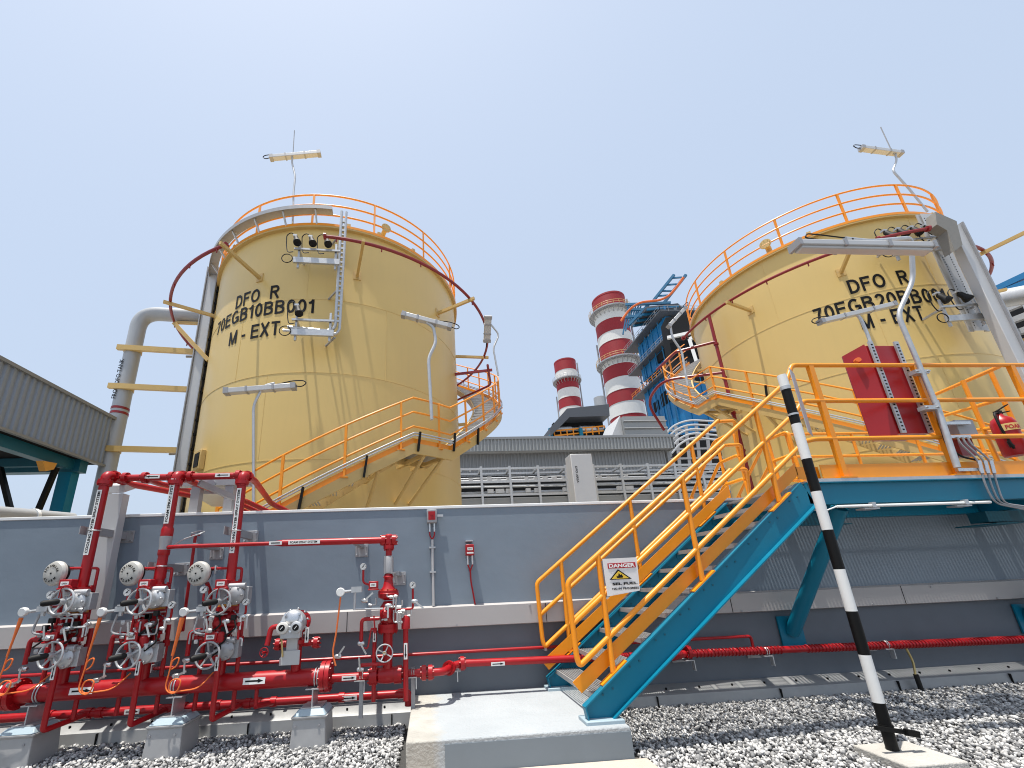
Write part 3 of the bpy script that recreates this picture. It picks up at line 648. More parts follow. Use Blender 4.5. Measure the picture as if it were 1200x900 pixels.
# pipe rack in front of hall
def frm(t, x0, x1, y, zs, step, mtl, dy=1.5, sz=.09):
    m = MB()
    for z in zs:
        for yy in (y, y+dy): m.bar((x0, yy, z), (x1, yy, z), sz, sz)
    m.build('rail', mtl, t)
    for x in np.arange(x0, x1+.01, step):
        m = MB(); m.bar((x, y, zs[0]-1.5), (x, y, zs[-1]+.15), sz*1.1, sz*1.1); m.bar((x, y, zs[-1]), (x, y+dy, zs[-1]), sz, sz); m.build('post', mtl, t)
t = thing('pipe_rack', 'pale galvanised pipe rack with cable trays in front of the grey hall', 'pipe rack', (8, 24, 0))
zz = [6.55, 7.15, 7.75]
frm(t, -2, 19, 24, [6.35, 7.15, 7.95], 1.72, galv, 1.2, .12)
m = MB(); m.bb(-2, 19, 24.05, 25.3, 5.3, 6.15); m.build('deck_beam', clad, t)
m = MB(); m.bb(-2, 19, 25.6, 25.7, 3.5, 7.9); m.build('back_panel', darkm, t)
m = MB()
for zc, r in ((7.35, .07), (7.55, .05), (6.6, .12), (6.95, .06), (4.9, .14), (4.35, .10), (4.05, .12)): m.tube((-2, 24.3+random.random()*.8, zc), (19, 24.3+random.random()*.8, zc), r, 8)
m.build('pipe', galv, t)
m = MB()
for x in np.arange(-2, 19, .57):
    if random.random() < .75: m.box((x, 24.5, 7.35+random.random()*.1), (.12+random.random()*.2, .2, .12+random.random()*.2))
    if random.random() < .6: m.box((x, 24.5, 8.05), (.10, .10, .22))
    if random.random() < .45: m.box((x, 24.35, 6.65), (.2+random.random()*.4, .2, .25))
m.build('valve_block', greyduct, t)
for x in (3, 6.3, 9.6, 13):
    m = MB(); m.path([(x, 23.9, 4.9), (x+.5, 23.8, 4.95), (x+1.0, 23.8, 4.5)], .12, 8, bend=.2); m.build('offset_pipe', cladD, t)
for x in (4.9, 5.6, 8.2, 9.4, 12.3):
    m = MB(); m.tube((x, 23.9, 4.3), (x+.35, 23.9, 4.1), .09, 8, .02); m.build('funnel', teal, t)
t = thing('white_duct', 'plain pale rectangular duct rising just behind the wall', 'duct', (5.4, 14, 0))
A, B, Cc = onY(667, 533, 14), onY(690, 533, 14), onY(699, 585, 14)
m = MB(); m.bb(A.x, Cc.x, 13.9, 14.5, 0, A.z); m.build('duct', greyduct, t, bevel=.02)
flattext('lettering', 'DFO AREA', (A.x+.12, 13.895, A.z-.45), (0, 0, -1), (1, 0, 0), .6, .08, black, t)
# grey canopy building behind hall (at chimney feet)
t = thing('canopy_building', 'grey roofed plant canopy open at the side above the hall', 'building', (25, 60, 0))
def P60(x, y): return onY(x, y, 60)
a_, b_, c_, d_ = P60(644, 508), P60(666, 480), P60(714, 474), P60(716, 504)
top = [P60(644, 502), P60(664.5, 478.7), P60(713.5, 473.5), P60(714.5, 487.3), P60(667.5, 488.7), P60(645.5, 510.5)]
m = MB(); m.prism(top, (0, 14, 0)); m.build('roof', canopy_m, t)
m = MB(); m.bb(a_.x+1.6, d_.x, 62.5, 63.5, 10, b_.z-1.2); m.build('back_wall', darkm, t)
for px in (646, 682, 712):
    q = P60(px, 500); m = MB(); m.bb(q.x-.25, q.x+.25, 60.5, 61, 10, q.z); m.build('column', teal, t)
m = MB(); q0, q1 = P60(652, 508), P60(712, 502)
m.tube(q0+V(0, 1, 0), q1+V(0, 1, 0), .12, 8); m.tube(q0+V(0, 1, .8), q1+V(0, 1, .8), .12, 8)
for k in range(9): q = q0.lerp(q1, k/8); m.tube(q+V(0, 1, -.5), q+V(0, 1, .8), .10, 6)
m.build('guard_rail', orange, t)
for px, r in ((662, .7), (675, .5), (690, .9), (700, .5)):
    q = P60(px, 499); m = MB(); m.tube((q.x-1, 61.5, q.z), (q.x+1.5, 61.5, q.z), r*.6, 12); m.build('machine_drum', galv, t)
t = thing('roof_vessel', 'short pale cylindrical vessel on the canopy roof', 'vessel', P60(696, 480))
q = onY(703.5, 474, 66); m = MB(); m.lathe([(1.0, -2), (1.0, 1.25), (.9, 1.3)], q, n=24); m.build('drum', pipegrey, t)
t = thing('louvre_box', 'grey louvred intake house on the hall roof at the chimney foot', 'building', (19, 41, 0))
A, B = onY(733, 508, 41), onY(782, 505, 41)
m = MB(); zA = onY(733, 488, 41).z; m.bb(A.x, B.x, 41, 46, 13.5, zA); m.build('housing', clad, t)
m = MB()
for k in range(5): z = 14.2+k*(zA-14.4)/4.5; m.box(((A.x+B.x)/2, 40.95, z), (B.x-A.x+.1, .25, .12), rx=-.5)
m.build('louvre', cladD, t)
m = MB(); q = onY(706, 508, 41); m.prism([(q.x, 41.5, 13.8), (A.x-.02, 41.5, zA+.3), (A.x-.02, 41.5, 13.8)], (0, 4, 0)); m.build('ramp_cover', greyduct, t)

# chimneys
def chimney(px, pyt, pyb, dist, r, bands, rings, label):
    """bands: list of (pixel y of band edges from the top, colour)."""
    dt = ray(px, pyt); base = Vector((dt[0], dt[1], 0)).normalized()*dist
    def zat(y):
        # pixel height on the chimney axis -> world height: search
        lo, hi = 0, 120
        for _ in range(40):
            mid = (lo+hi)/2; d = np.array([base.x*(1-r/dist), base.y*(1-r/dist), mid-1.5]); yy = CY-F*d.dot(UU)/d.dot(FW)
            if yy > y: lo = mid
            else: hi = mid
        return lo
    t = thing('chimney', label, 'chimney', (base.x, base.y, 0), 'red and white striped chimneys')
    for (y0, y1, c) in bands:
        z1, z0 = zat(y0), zat(y1); m = MB(); m.lathe([(r, z0), (r, z1)], (base.x, base.y, 0), n=48, caps=False)
        lab(m.build('shaft_band', bandR if c else bandW, t), ('red' if c else 'white')+' painted band')
        m = MB(); m.lathe([(r+.07, z0-.12), (r+.07, z0+.12)], (base.x, base.y, 0), n=48); m.build('hoop', bandR if c else bandW, t)
    zt_ = zat(bands[0][0]); m = MB(); m.lathe([(r-.3, zt_-6), (r-.3, zt_+.01), (r+.05, zt_+.02), (r+.05, zt_+.5), (r-.3, zt_+.5)], (base.x, base.y, 0), n=48, caps=False); m.lathe([(.1, zt_-3), (r-.29, zt_-3.01)], (base.x, base.y, 0), n=24); m.build('mouth', bandR, t)
    for y in rings:
        z = zat(y); R2 = r*1.30; m = MB(); m.lathe([(r-.05, z-.25), (R2, z-.25), (R2, z+.1), (r-.05, z+.1)], (base.x, base.y, 0), n=40, caps=False)
        for k in range(24):
            a = k*15; m.bar(pol(base, r, a, z-1.6), pol(base, R2-.1, a, z-.3), .12, .2)
        pf = m.build('platform', galvD, t); lab(pf, 'dark service platform')
        m = MB()
        for h in (.6, 1.2): m.path([pol(base, R2, a, z+h) for a in range(0, 360, 9)], .05, 5, closed=True)
        for a in range(0, 360, 15): m.bar(pol(base, R2, a, z), pol(base, R2, a, z+1.2), .09, .09)
        m.build('guard_rail', tankY2 if dist < 120 else galv, pf)
    m = MB(); a = math.degrees(math.atan2(-base.y, -base.x))+100; m.tube(pol(base, r+.5, a, 10), pol(base, r+.5, a, zt_), .25, 8); m.tube(pol(base, r+.5, a-200, 10), pol(base, r+.5, a-200, zt_-12), .25, 8); m.build('downpipe', galvD, t)
    return t
chimney(712, 350, 490, 110, 4.4, [(343.7, 359, 1), (359, 372, 0), (372, 386, 1), (386, 397, 0), (397, 417.5, 1), (417.5, 425, 0), (425, 440, 1), (440, 455, 0), (455, 469, 1), (469, 484, 0), (484, 540, 1)], (359.5, 418.5), 'tall red and white striped chimney with two platforms, the nearer one')
chimney(661.5, 424, 500, 142, 3.85, [(420.7, 431.5, 1), (431.5, 441, 0), (441, 453, 1), (453, 464, 0), (464, 475, 1), (475, 530, 0)], (442,), 'short looking red and white striped chimney, the farther one')

# blue boiler tower: an upright box, its near left corner measured in the photograph
def PD(x, y, D): d = ray(x, y); k = D/math.hypot(d[0], d[1]); return Vector(EYE+d*k)
t = thing('boiler_tower', 'tall blue clad boiler tower with dark openings left of the right tank', 'building', PD(775, 440, 80)*1)
cn = PD(792, 440, 76); XT, YT = cn.x, cn.y
rb_ = ray(755, 462); DY = XT*rb_[1]/rb_[0]-YT; WX = 20.0
def zc_(y):                                   # height whose image on the corner edge lies at pixel row y
    lo, hi = -5, 130
    for _ in range(40):
        mid = (lo+hi)/2; d = np.array([XT, YT, mid-1.5]); yy = CY-F*d.dot(UU)/d.dot(FW)
        if yy > y: lo = mid
        else: hi = mid
    return lo
lv = [(640, 431, 0), (415, 400, .3), (390, 370, .5)]
for y0, y1, off in lv:
    z0, z1 = zc_(y0), zc_(y1); m = MB(); m.bb(XT+off, XT+WX, YT+off*.5, YT+DY, z0, z1)
    for x in np.arange(XT+off+1.4, XT+WX, 2.8): m.bb(x-.07, x+.07, YT+off*.5-.15, YT+off*.5, z0+.1, z1-.1)
    for y in np.arange(YT+1.4, YT+DY, 1.9): m.bb(XT+off-.15, XT+off, y-.07, y+.07, z0+.1, z1-.1)
    m.build('cladding', blueT, t)
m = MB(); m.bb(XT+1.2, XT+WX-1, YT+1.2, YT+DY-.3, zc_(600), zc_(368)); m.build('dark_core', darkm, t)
for y0 in (431, 400, 369):
    z = zc_(y0); m = MB(); m.bb(XT-1.2, XT+WX, YT-1.2, YT+DY+2.5, z, z+.3); wk = m.build('walkway', canopy_m, t)
    m = MB()
    for h in (.6, 1.1): m.bar((XT-1.2, YT-1.2, z+h), (XT+WX, YT-1.2, z+h), .06, .06); m.bar((XT-1.2, YT-1.2, z+h), (XT-1.2, YT+DY+2.5, z+h), .06, .06)
    for x in np.arange(XT-1.2, XT+WX, 1.6): m.bar((x, YT-1.2, z), (x, YT-1.2, z+1.1), .06, .06)
    for y in np.arange(YT-1.2, YT+DY+2.5, 1.6): m.bar((XT-1.2, y, z), (XT-1.2, y, z+1.1), .06, .06)
    m.build('guard_rail', galvD if y0 != 431 else orange, wk)
for x0, y0, y1, w_ in ((2.2, 510, 492, 1.6), (1.0, 560, 530, 1.3), (5.0, 506, 478, 5.5), (3.2, 448, 434, 4.5), (9.5, 452, 440, 4), (2.5, 408, 396, 5), (12, 408, 390, 6)):
    m = MB(); m.bb(XT+x0, XT+x0+w_, YT-.12, YT+.8, zc_(y0), zc_(y1)); m.build('opening', darkm, t)
for y0, y1, a_, b_ in ((505, 480, DY*.62, DY*.80), (462, 450, DY*.60, DY*.76), (462, 447, DY*.12, DY*.52), (412, 403, DY*.1, DY*.4)):
    m = MB(); m.bb(XT-.12, XT+.8, YT+a_, YT+b_, zc_(y0), zc_(y1)); m.build('opening', darkm, t)
for k in range(9):
    m = MB(); x = XT+1+k*1.9; m.bar((x, YT+.6, zc_(371)), (x, YT+.6, zc_(356)), .28, .28); m.build('roof_post', galv if k % 2 else blueT, t)
for k in range(6):
    m = MB(); y = YT+1+k*DY/6; m.bar((XT+.6, y, zc_(371)), (XT+.6, y, zc_(356)), .28, .28); m.build('roof_post', galv if k % 2 else blueT, t)
zr = zc_(356); m = MB(); m.prism([onZ(x, y, zr) for x, y in ((740, 384), (758, 362), (795, 358), (812, 372), (781, 377))], (0, 0, .5)); lab(m.build('canopy', canopy_m, t), 'dark flat canopy on the tower top')
m = MB()
for p, q in (((742, 382), (781, 376)), ((746, 376), (790, 370)), ((752, 369), (795, 364)), ((758, 363), (795, 359))): m.bar(onZ(*p, zr-.3), onZ(*q, zr-.3), .3, .4)
m.build('canopy_beam', blueD, t)
m = MB()
for k in range(5): m.bar((XT-.3, YT+DY*(k/5), zc_(431+0)), (XT-.3, YT+DY*((k+1)/5), zc_(415)), .16, .16)
for k in range(4): m.tube((XT-.35, YT+DY*(.15+k*.22), zc_(520)), (XT-.35, YT+DY*(.15+k*.22), zc_(372)), .10, 6)
m.build('bracing', blueD, t, nosplit=True)
def bline(t, pts, th, mt, nm='beam', DD=78):
    m = MB()
    for a, b in pts: m.bar(PD(*a, DD), PD(*b, DD), th, th)
    return m.build(nm, mt, t)
t = thing('boom_ladder', 'blue lattice boom slanting up to the right above the tower', 'boom', PD(770, 355, 78))
bline(t, [((766, 352), (790, 322)), ((778, 355), (804, 322)), ((733, 357), (786, 355)), ((737, 381), (760, 357)), ((735, 363), (757, 363)), ((733, 372), (752, 370))], .45, blueD)
bline(t, [((769, 347), (783, 346)), ((775, 341), (788, 341)), ((780, 334), (793, 333)), ((786, 326), (799, 325))]+[((736+i*3, 359+i*0), (730+i*3, 392-i*4)) for i in range(0, 6)], .25, blueD, 'rung')
m = MB(); m.path([PD(x, y, 77) for x, y in ((728, 376), (738, 362), (750, 354), (773, 352), (784, 347), (795, 334), (801, 325))], .22, 6, bend=3); m.build('hose', hose_o, t)
# grey pipe nest below tower
t = thing('exhaust_stack_pipes', 'nest of bent pale grey pipes under the blue tower', 'pipes', PD(800, 500, 60))
for k in range(5):
    m = MB(); D_ = 60-k*.25; ox, oy = k*3.2, k*5.0
    m.path([PD(764+ox, 528+oy*.6, D_), PD(775+ox, 519+oy*.6, D_), PD(786+ox*.8, 500+oy, D_), PD(806+ox*.5, 492+oy, D_), PD(842, 494+oy*1.1, D_)], .13, 8, bend=1.0); m.build('pipe', galv, t)
m = MB()
for k in range(5): m.bar(PD(780+k*12, 500, 62), PD(786+k*12, 560, 62), .4, .4); m.bar(PD(775, 505+k*11, 62), PD(850, 503+k*11, 62), .25, .25)
m.build('frame', galvD, t)
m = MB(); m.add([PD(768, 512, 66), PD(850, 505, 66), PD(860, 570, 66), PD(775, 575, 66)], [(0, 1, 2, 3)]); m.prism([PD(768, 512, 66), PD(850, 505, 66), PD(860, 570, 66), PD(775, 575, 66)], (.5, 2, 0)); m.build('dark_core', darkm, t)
t = thing('portal_structure', 'dark opening with white portal frame behind the right tank', 'steel frame', PD(810, 400, 50))
m = MB()
m.prism([PD(780, 372, 50), PD(830, 366, 50), PD(842, 430, 50), PD(790, 432, 50)], (.5, 2, 0)); m.build('panel', darkm, t)
bline(t, [((808, 398), (818, 430)), ((808, 398), (824, 388)), ((782, 396), (838, 384))], .35, white, 'post', 49.7)

# right edge background: blue beams, pipe, louvres
t = thing('side_structure', 'pale louvred steel frame at the right edge behind the tank', 'steel frame', (30, 22, 0))
D2 = 26
bline(t, [((1158, 372), (1210, 350)), ((1163, 385), (1215, 365)), ((1170, 398), (1220, 380)), ((1176, 410), (1225, 395)), ((1182, 422), (1225, 408)), ((1188, 436), (1230, 424))], .22, greyduct, 'louvre', D2)
bline(t, [((1172, 352), (1195, 400)), ((1160, 380), (1175, 350)), ((1185, 420), (1172, 370)), ((1200, 350), (1215, 390))], .16, galv, 'brace', D2-.4)
m = MB(); m.prism([PD(1150, 352, 27), PD(1240, 335, 27), PD(1260, 450, 27), PD(1185, 450, 27)], (.5, .8, 0)); m.build('dark_panel', darkm, t)
t = thing('side_pipe', 'grey pipe running off the right edge beside the tank', 'pipe', PD(1160, 352, 24))
m = MB(); m.tube(PD(1142, 356, 24), PD(1260, 335, 22), .32, 16); m.build('pipe', galv, t)
m = MB(); m.bar(PD(1160, 372, 23.8), PD(1172, 356, 23.8), .2, .2); m.bar(PD(1180, 405, 24), PD(1225, 400, 24), .3, .3); m.build('support', tankY2, t)
t = thing('side_beams', 'blue steel beams with an orange hose at the right edge', 'beams', PD(1180, 335, 30))
bline(t, [((1140, 352), (1225, 312)), ((1150, 352), (1230, 322))], .28, blueT, 'beam', 32)
bline(t, [((1165, 350), (1235, 324))], .12, hose_o, 'hose', 31.6)

# left shed
t = thing('shed', 'dark grey corrugated shed roof side with teal steel at the left edge', 'building', (-12, 8, 0))
XS = -9.0; ye = onX(131, 495, XS).y; zt0 = 6.38; zb0 = 5.04
m = MB(); P = []; n = 90; xs = []
for i in range(n):
    y = ye-i*.16; xs += [(y, 0), (y-.05, 0), (y-.08, .04), (y-.13, .04)]
k_ = len(xs); P = [(XS+d, y, z) for z in (zb0, zt0) for y, d in xs]; m.add(P, [(i, i+1, k_+i+1, k_+i) for i in range(k_-1)])
m.build('side_cladding', cladL, t, smooth=False)
m = MB(); m.bb(XS-.03, XS+.09, ye-15, ye+.02, zt0, zt0+.08); m.bb(XS-.03, XS+.07, ye-15, ye+.02, zb0-.06, zb0); m.build('edge_trim', cladD, t)
m = MB(); m.bb(XS-9, XS-.05, ye-15, ye, zt0-.1, zt0-.02); m.build('roof', cladL, t)
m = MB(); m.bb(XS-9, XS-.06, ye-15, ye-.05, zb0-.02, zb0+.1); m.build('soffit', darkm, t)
m = MB(); m.bb(XS-9, XS-.1, ye-.6, ye-.35, zb0-.35, zb0-.02); m.bb(XS-.5, XS-.25, ye-15, ye-.3, zb0-.3, zb0-.03)
for yy in np.arange(ye-14, ye, 2.2): m.bb(XS-9, XS-.3, yy, yy+.18, zb0-.25, zb0-.03)
m.build('beam', tealD, t)
m = MB(); m.bb(XS-.62, XS-.3, ye-.55, ye-.3, 0, zb0-.03); m.bb(XS-8, XS-7.7, ye-.5, ye-.3, 0, zb0); m.build('column', teal, t)
m = MB()
A, B = onY(66, 548, 11.0), onY(44, 600, 11.0); m.bar(A, B, .1, .1); A, B = onY(0, 548, 11.0), onY(13, 600, 11.0); m.bar(A, B, .1, .1)
m.build('brace', black, t)
m = MB(); q = onX(42, 540, XS-.3); m.prism([q, q+V(0, .4, .05), q+V(0, .35, -.12), q+V(0, .15, -.22)], (.15, 0, 0)); m.build('gusset', rust, t)
t = thing('yard_pipe', 'grey pipeline passing behind the wall at the far left', 'pipe', (-8, 7.4, 0))
m = MB(); A, B = onY(-60, 597, 6.9), onY(84, 608, 9.0); m.tube(A, B, .12, 16); m.build('pipe', pipegrey, t)
m = MB(); c = A.lerp(B, .62); dd = (B-A).normalized(); m.lathe([(.135, -.03), (.135, .03)], c, dd, 16); m.build('band', white, t)

# ================================================================== RED FIRE PIPEWORK
YP = 5.05
def P5(x, y, Y=YP): return onY(x, y, Y)
def flange(m, c, ax, R, th=.022, nb=8):
    m.lathe([(R, -th), (R, th)], c, ax, 20); m.bolts(c, ax, R*.8, nb, .009, th+.018)
zM = 1.5+(.715-1.5)*1.035 if False else P5(200, 803).z
xmL, xmR = P5(-20, 806).x, P5(385, 797).x
fm = thing('fire_main', 'thick red fire water main along the foot of the wall', 'pipe', (-2.5, YP, 0))
m = MB(); xw = P5(20, 806).x; m.tube((xw+.04, YP, zM), (xmR-.02, YP, zM), .085, 24); pm = m.build('pipe', red, fm)
m = MB(); m.tube((xw-1.2, YP, zM), (xw-.04, YP, zM), .085, 24); lab(m.build('pipe', white, fm), 'white section at the left end of the main')
m = MB(); flange(m, (xw+.02, YP, zM), (1, 0, 0), .145); flange(m, (xw-.03, YP, zM), (1, 0, 0), .145); m.build('flange', red, fm)
m = MB(); flange(m, (xmR, YP, zM), (1, 0, 0), .15); flange(m, (xmR-.05, YP, zM), (1, 0, 0), .15); m.build('flange', red, fm)
def clampband(m, x, y, z, r): 
    for d in (-.014, .014): m.torus((x+d, y, z), (1, 0, 0), r+.004, .007, 20, 6)
m = MB()
for px in (52, 208, 372): clampband(m, P5(px, 800).x, YP, zM, .087)
m.build('u_bolt', galv, fm)
# thinner continuation
zt_ = P5(470, 790).z
m = MB(); m.tube((xmR, YP, zt_), (P5(612, 778).x if False else 0.02, YP, zt_), .042, 16); 
m.path([(0.02, YP, zt_), (.14, YP, zt_), (.22, 5.30, zt_), (.34, 5.36, zt_+.02), (9.5, 5.36, zt_-.10)], .040, 14, bend=.06)
lp = m.build('branch_pipe', red, fm)
m = MB()
for x in (.02, .09): flange(m, (x-.1, YP, zt_), (1, 0, 0), .075, nb=6)
flange(m, (.20, 5.24, zt_), (.3, .9, 0), .075, nb=6); flange(m, (.36, 5.36, zt_+.02), (1, 0, 0), .075, nb=6)
flange(m, P5(450, 792)+V(.13, 0, 0), (1, 0, 0), .085, nb=6); flange(m, P5(450, 792)-V(.13, 0, 0), (1, 0, 0), .085, nb=6)
m.build('flange', red, fm)
# spiral pipe wrap at the right
m = MB()
x = 3.2
while x < 9:
    if not (4.3 < x < 4.62): m.torus((x, 5.36, zt_+.02-.12*(x-.34)/9.16), (1, 0, .12), .042, .008, 12, 5)
    x += .045
m.build('spiral_wrap', red, lp)
m = MB(); m.lathe([(.06, -.1), (.075, 0), (.06, .1)], (2.9, 5.36, zt_-.01), (1, 0, .0), 12); flange(m, (2.75, 5.36, zt_), (1, 0, 0), .075, nb=6); flange(m, (3.1, 5.36, zt_), (1, 0, 0), .075, nb=6); m.build('coupling', red, lp)
# lower drain pipe & thin upper pipe
zl = P5(150, 833, 5.28).z
m = MB(); m.tube((-6.5, 5.28, zl), (P5(475, 828, 5.28).x, 5.28, zl), .042, 14); dp = m.build('drain_pipe', red, fm)
m = MB()
for px in (60, 105, 118, 215, 255, 290, 302, 320, 400): m.lathe([(.052, -.03), (.052, .03)], P5(px, 833, 5.28)*1 if False else (P5(px, 833, 5.28).x, 5.28, zl), (1, 0, 0), 14)
xe = P5(472, 828, 5.28).x; m.path([(xe-.05, 5.28, zl), (xe+.07, 5.28, zl), (xe+.07, 5.28, zl-.12)], .05, 12, bend=.06)
m.build('coupling', red, dp)
zu = P5(300, 777, 5.48).z
m = MB(); m.path([(-6.5, 5.5, zu), (4.05, 5.5, zu-.005), (4.05, 5.5, zu-.14)], .018, 10, bend=.04); m.build('sensing_pipe', red, fm)
m = MB()
for px in (180, 330, 640): m.bb(P5(px, 775, 5.5).x-.015, P5(px, 775, 5.5).x+.015, 5.46, 5.565, zu-.04, zu+.04)
m.build('pipe_clip', galv, fm)
def arrow(parent, o, ux, uy, L=.17, h=.045, rev=False):
    """white plate with a black arrow; o = centre on the pipe front."""
    o, ux, uy = Vector(o), Vector(ux).normalized(), Vector(uy).normalized(); n_ = ux.cross(uy)
    if n_.y > 0: n_ = -n_
    m = MB(); m.prism([o+ux*a*L/2+uy*b*h/2 for a, b in ((-1, -1), (1, -1), (1, 1), (-1, 1))], n_*.003); pl = m.build('flow_label', white, parent, smooth=False)
    k = -1 if rev else 1; o2 = o+n_*.004
    m = MB(); m.add([o2+ux*k*a*L/2+uy*b*h/2 for a, b in ((-.8, -.25), (.35, -.25), (.35, -.62), (.85, 0), (.35, .62), (.35, .25), (-.8, .25))], [(0, 1, 2, 3, 4, 5, 6)]); m.build('arrow_mark', black, pl, smooth=False)
for px, Lx in ((104, .22), (301, .22)): arrow(fm, (P5(px, 803).x, YP-.087, zM+.01), (1, 0, 0), (0, .1, 1), Lx, .062)
arrow(fm, (P5(410, 792).x, YP-.045, zt_), (1, 0, 0), (0, 0, 1), .15, .042)
arrow(fm, (P5(583, 780, 5.36).x, 5.36-.043, zt_), (1, 0, 0), (0, 0, 1), .16, .04)
arrow(fm, (P5(158, 833, 5.28).x, 5.28-.045, zl), (1, 0, 0), (0, 0, 1), .15, .045)
arrow(fm, (P5(410, 827, 5.28).x, 5.28-.045, zl), (1, 0, 0), (0, 0, 1), .16, .045)

# component makers
def handwheel(parent, c, ax, R, spokes=5, mt=galv, handle=True):
    c = Vector(c); ax = Vector(ax).normalized(); m = MB(); m.torus(c, ax, R, R*.085, 28, 8)
    a = ax.orthogonal().normalized(); b = ax.cross(a)
    for k in range(spokes):
        t_ = 2*math.pi*k/spokes+.3; e = c+(a*math.cos(t_)+b*math.sin(t_))*R; m.bar(c-ax*.03, e, R*.14, R*.1, up=ax)
    m.lathe([(R*.22, -.05), (R*.25, .0), (R*.18, .03)], c-ax*.0, ax, 14); hw = m.build('handwheel', mt, parent)
    if handle:
        m = MB(); h = c; q = V(-.75, -.8, -.12).normalized(); m.lathe([(.020, 0), (.028, .02), (.030, .12), (.02, .14)], h+ax*.02, q, 12); m.build('crank_handle', rubber, hw)
def gauge(parent, c, r=.04, stem=None, nm='gauge'):
    c = Vector(c); m = MB(); m.lathe([(r*.9, .03), (r, .022), (r, -.012), (r*.93, -.016), (r*.88, -.01)], c, (-.08, 1, .03), 22); g_ = m.build(nm, galv, parent)
    m = MB(); m.lathe([(r*.87, 0), (r*.87, .002)], c+V(0, -.013, 0), (-.08, 1, .03), 22); m.build('dial_face', white, g_)
    m = MB(); m.bar(c+V(-.012, -.016, -.01), c+V(.016, -.016, r*.6), .005, .002, up=(0, 1, 0)); m.lathe([(.006, -.004), (.006, .002)], c+V(0, -.015, 0), (0, 1, 0), 10)
    for k in range(7):
        t_ = R_(-40+k*43); m.bar(c+V(math.cos(t_)*r*.62, -.0145, math.sin(t_)*r*.62), c+V(math.cos(t_)*r*.78, -.0145, math.sin(t_)*r*.78), .004, .001, up=(0, 1, 0))
    m.build('needle', black, g_)
    if stem is not None: m = MB(); m.path([c+V(0, .012, -r*.8)]+[Vector(s_) for s_ in stem], .012, 8, bend=.03); m.build('gauge_stem', red, g_)
def tap(parent, c, d=(1, 0, -.6), mt=silver):
    c = Vector(c); m = MB(); m.lathe([(.016, -.035), (.024, -.02), (.024, .02), (.016, .035)], c, (1, 0, 0), 10); m.tube(c, c+V(0, -.03, 0), .009, 8); b_ = m.build('ball_valve', silver, parent)
    d = Vector(d).normalized(); m = MB(); m.bar(c+V(0, -.034, 0), c+V(0, -.036, 0)+d*.12, .018, .006, up=(0, 1, 0)); m.build('lever', mt, b_)
def switchbox(parent, c, s=(.12, .09, .085)):
    c = Vector(c); m = MB(); m.box(c, s); m.box(c+V(0, 0, -s[2]/2-.008), (s[0]*1.15, s[1]*1.15, .016)); b_ = m.build('switch_box', red, parent, bevel=.006)
    m = MB(); m.box(c+V(0, -s[1]/2-.002, 0), (s[0]*.66, .003, s[2]*.5)); pl = m.build('name_plate', white, b_)
    flattext('lettering', 'OPEN', c+V(-s[0]*.22, -s[1]/2-.006, -s[2]*.1), (1, 0, 0), (0, 0, 1), s[0]*.44, s[2]*.2, black, pl)
def hose(parent, pts, r=.007, mt=hose_o, nm='hose'):
    m = MB(); m.path(pts, r, 7, bend=.07); return m.build(nm, mt, parent)
def gearbox(parent, c, s=1, mt=galv):
    c = Vector(c); m = MB()
    m.lathe([(.03, -.10), (.085, -.085), (.10, -.02), (.10, .04), (.06, .075), (.03, .08)], c, (0, -1, 0), 18)
    m.box(c+V(.03, .04, 0), (.20*s, .10, .17*s)); m.lathe([(.035, -.1), (.035, .12)], c+V(-.02, -.02, .09), (1, 0, 0), 12)
    for k in range(6): t_ = k*math.pi/3; m.tube(c+V(math.cos(t_)*.082, -.04, math.sin(t_)*.082), c+V(math.cos(t_)*.082, -.075, math.sin(t_)*.082), .011, 6)
    return m.build('gearbox', mt, parent, bevel=.004)
def ztxt(parent, body, x, yf, z0, L, wd=.05):
    m = MB(); m.bb(x-wd/2, x+wd/2, yf-.003, yf, z0, z0+L); pl = m.build('pipe_label', white, parent, smooth=False)
    flattext('lettering', body, (x+wd*.28, yf-.005, z0+.02), (0, 0, 1), (-1, 0, 0), L-.04, wd*.55, black, pl, .03)
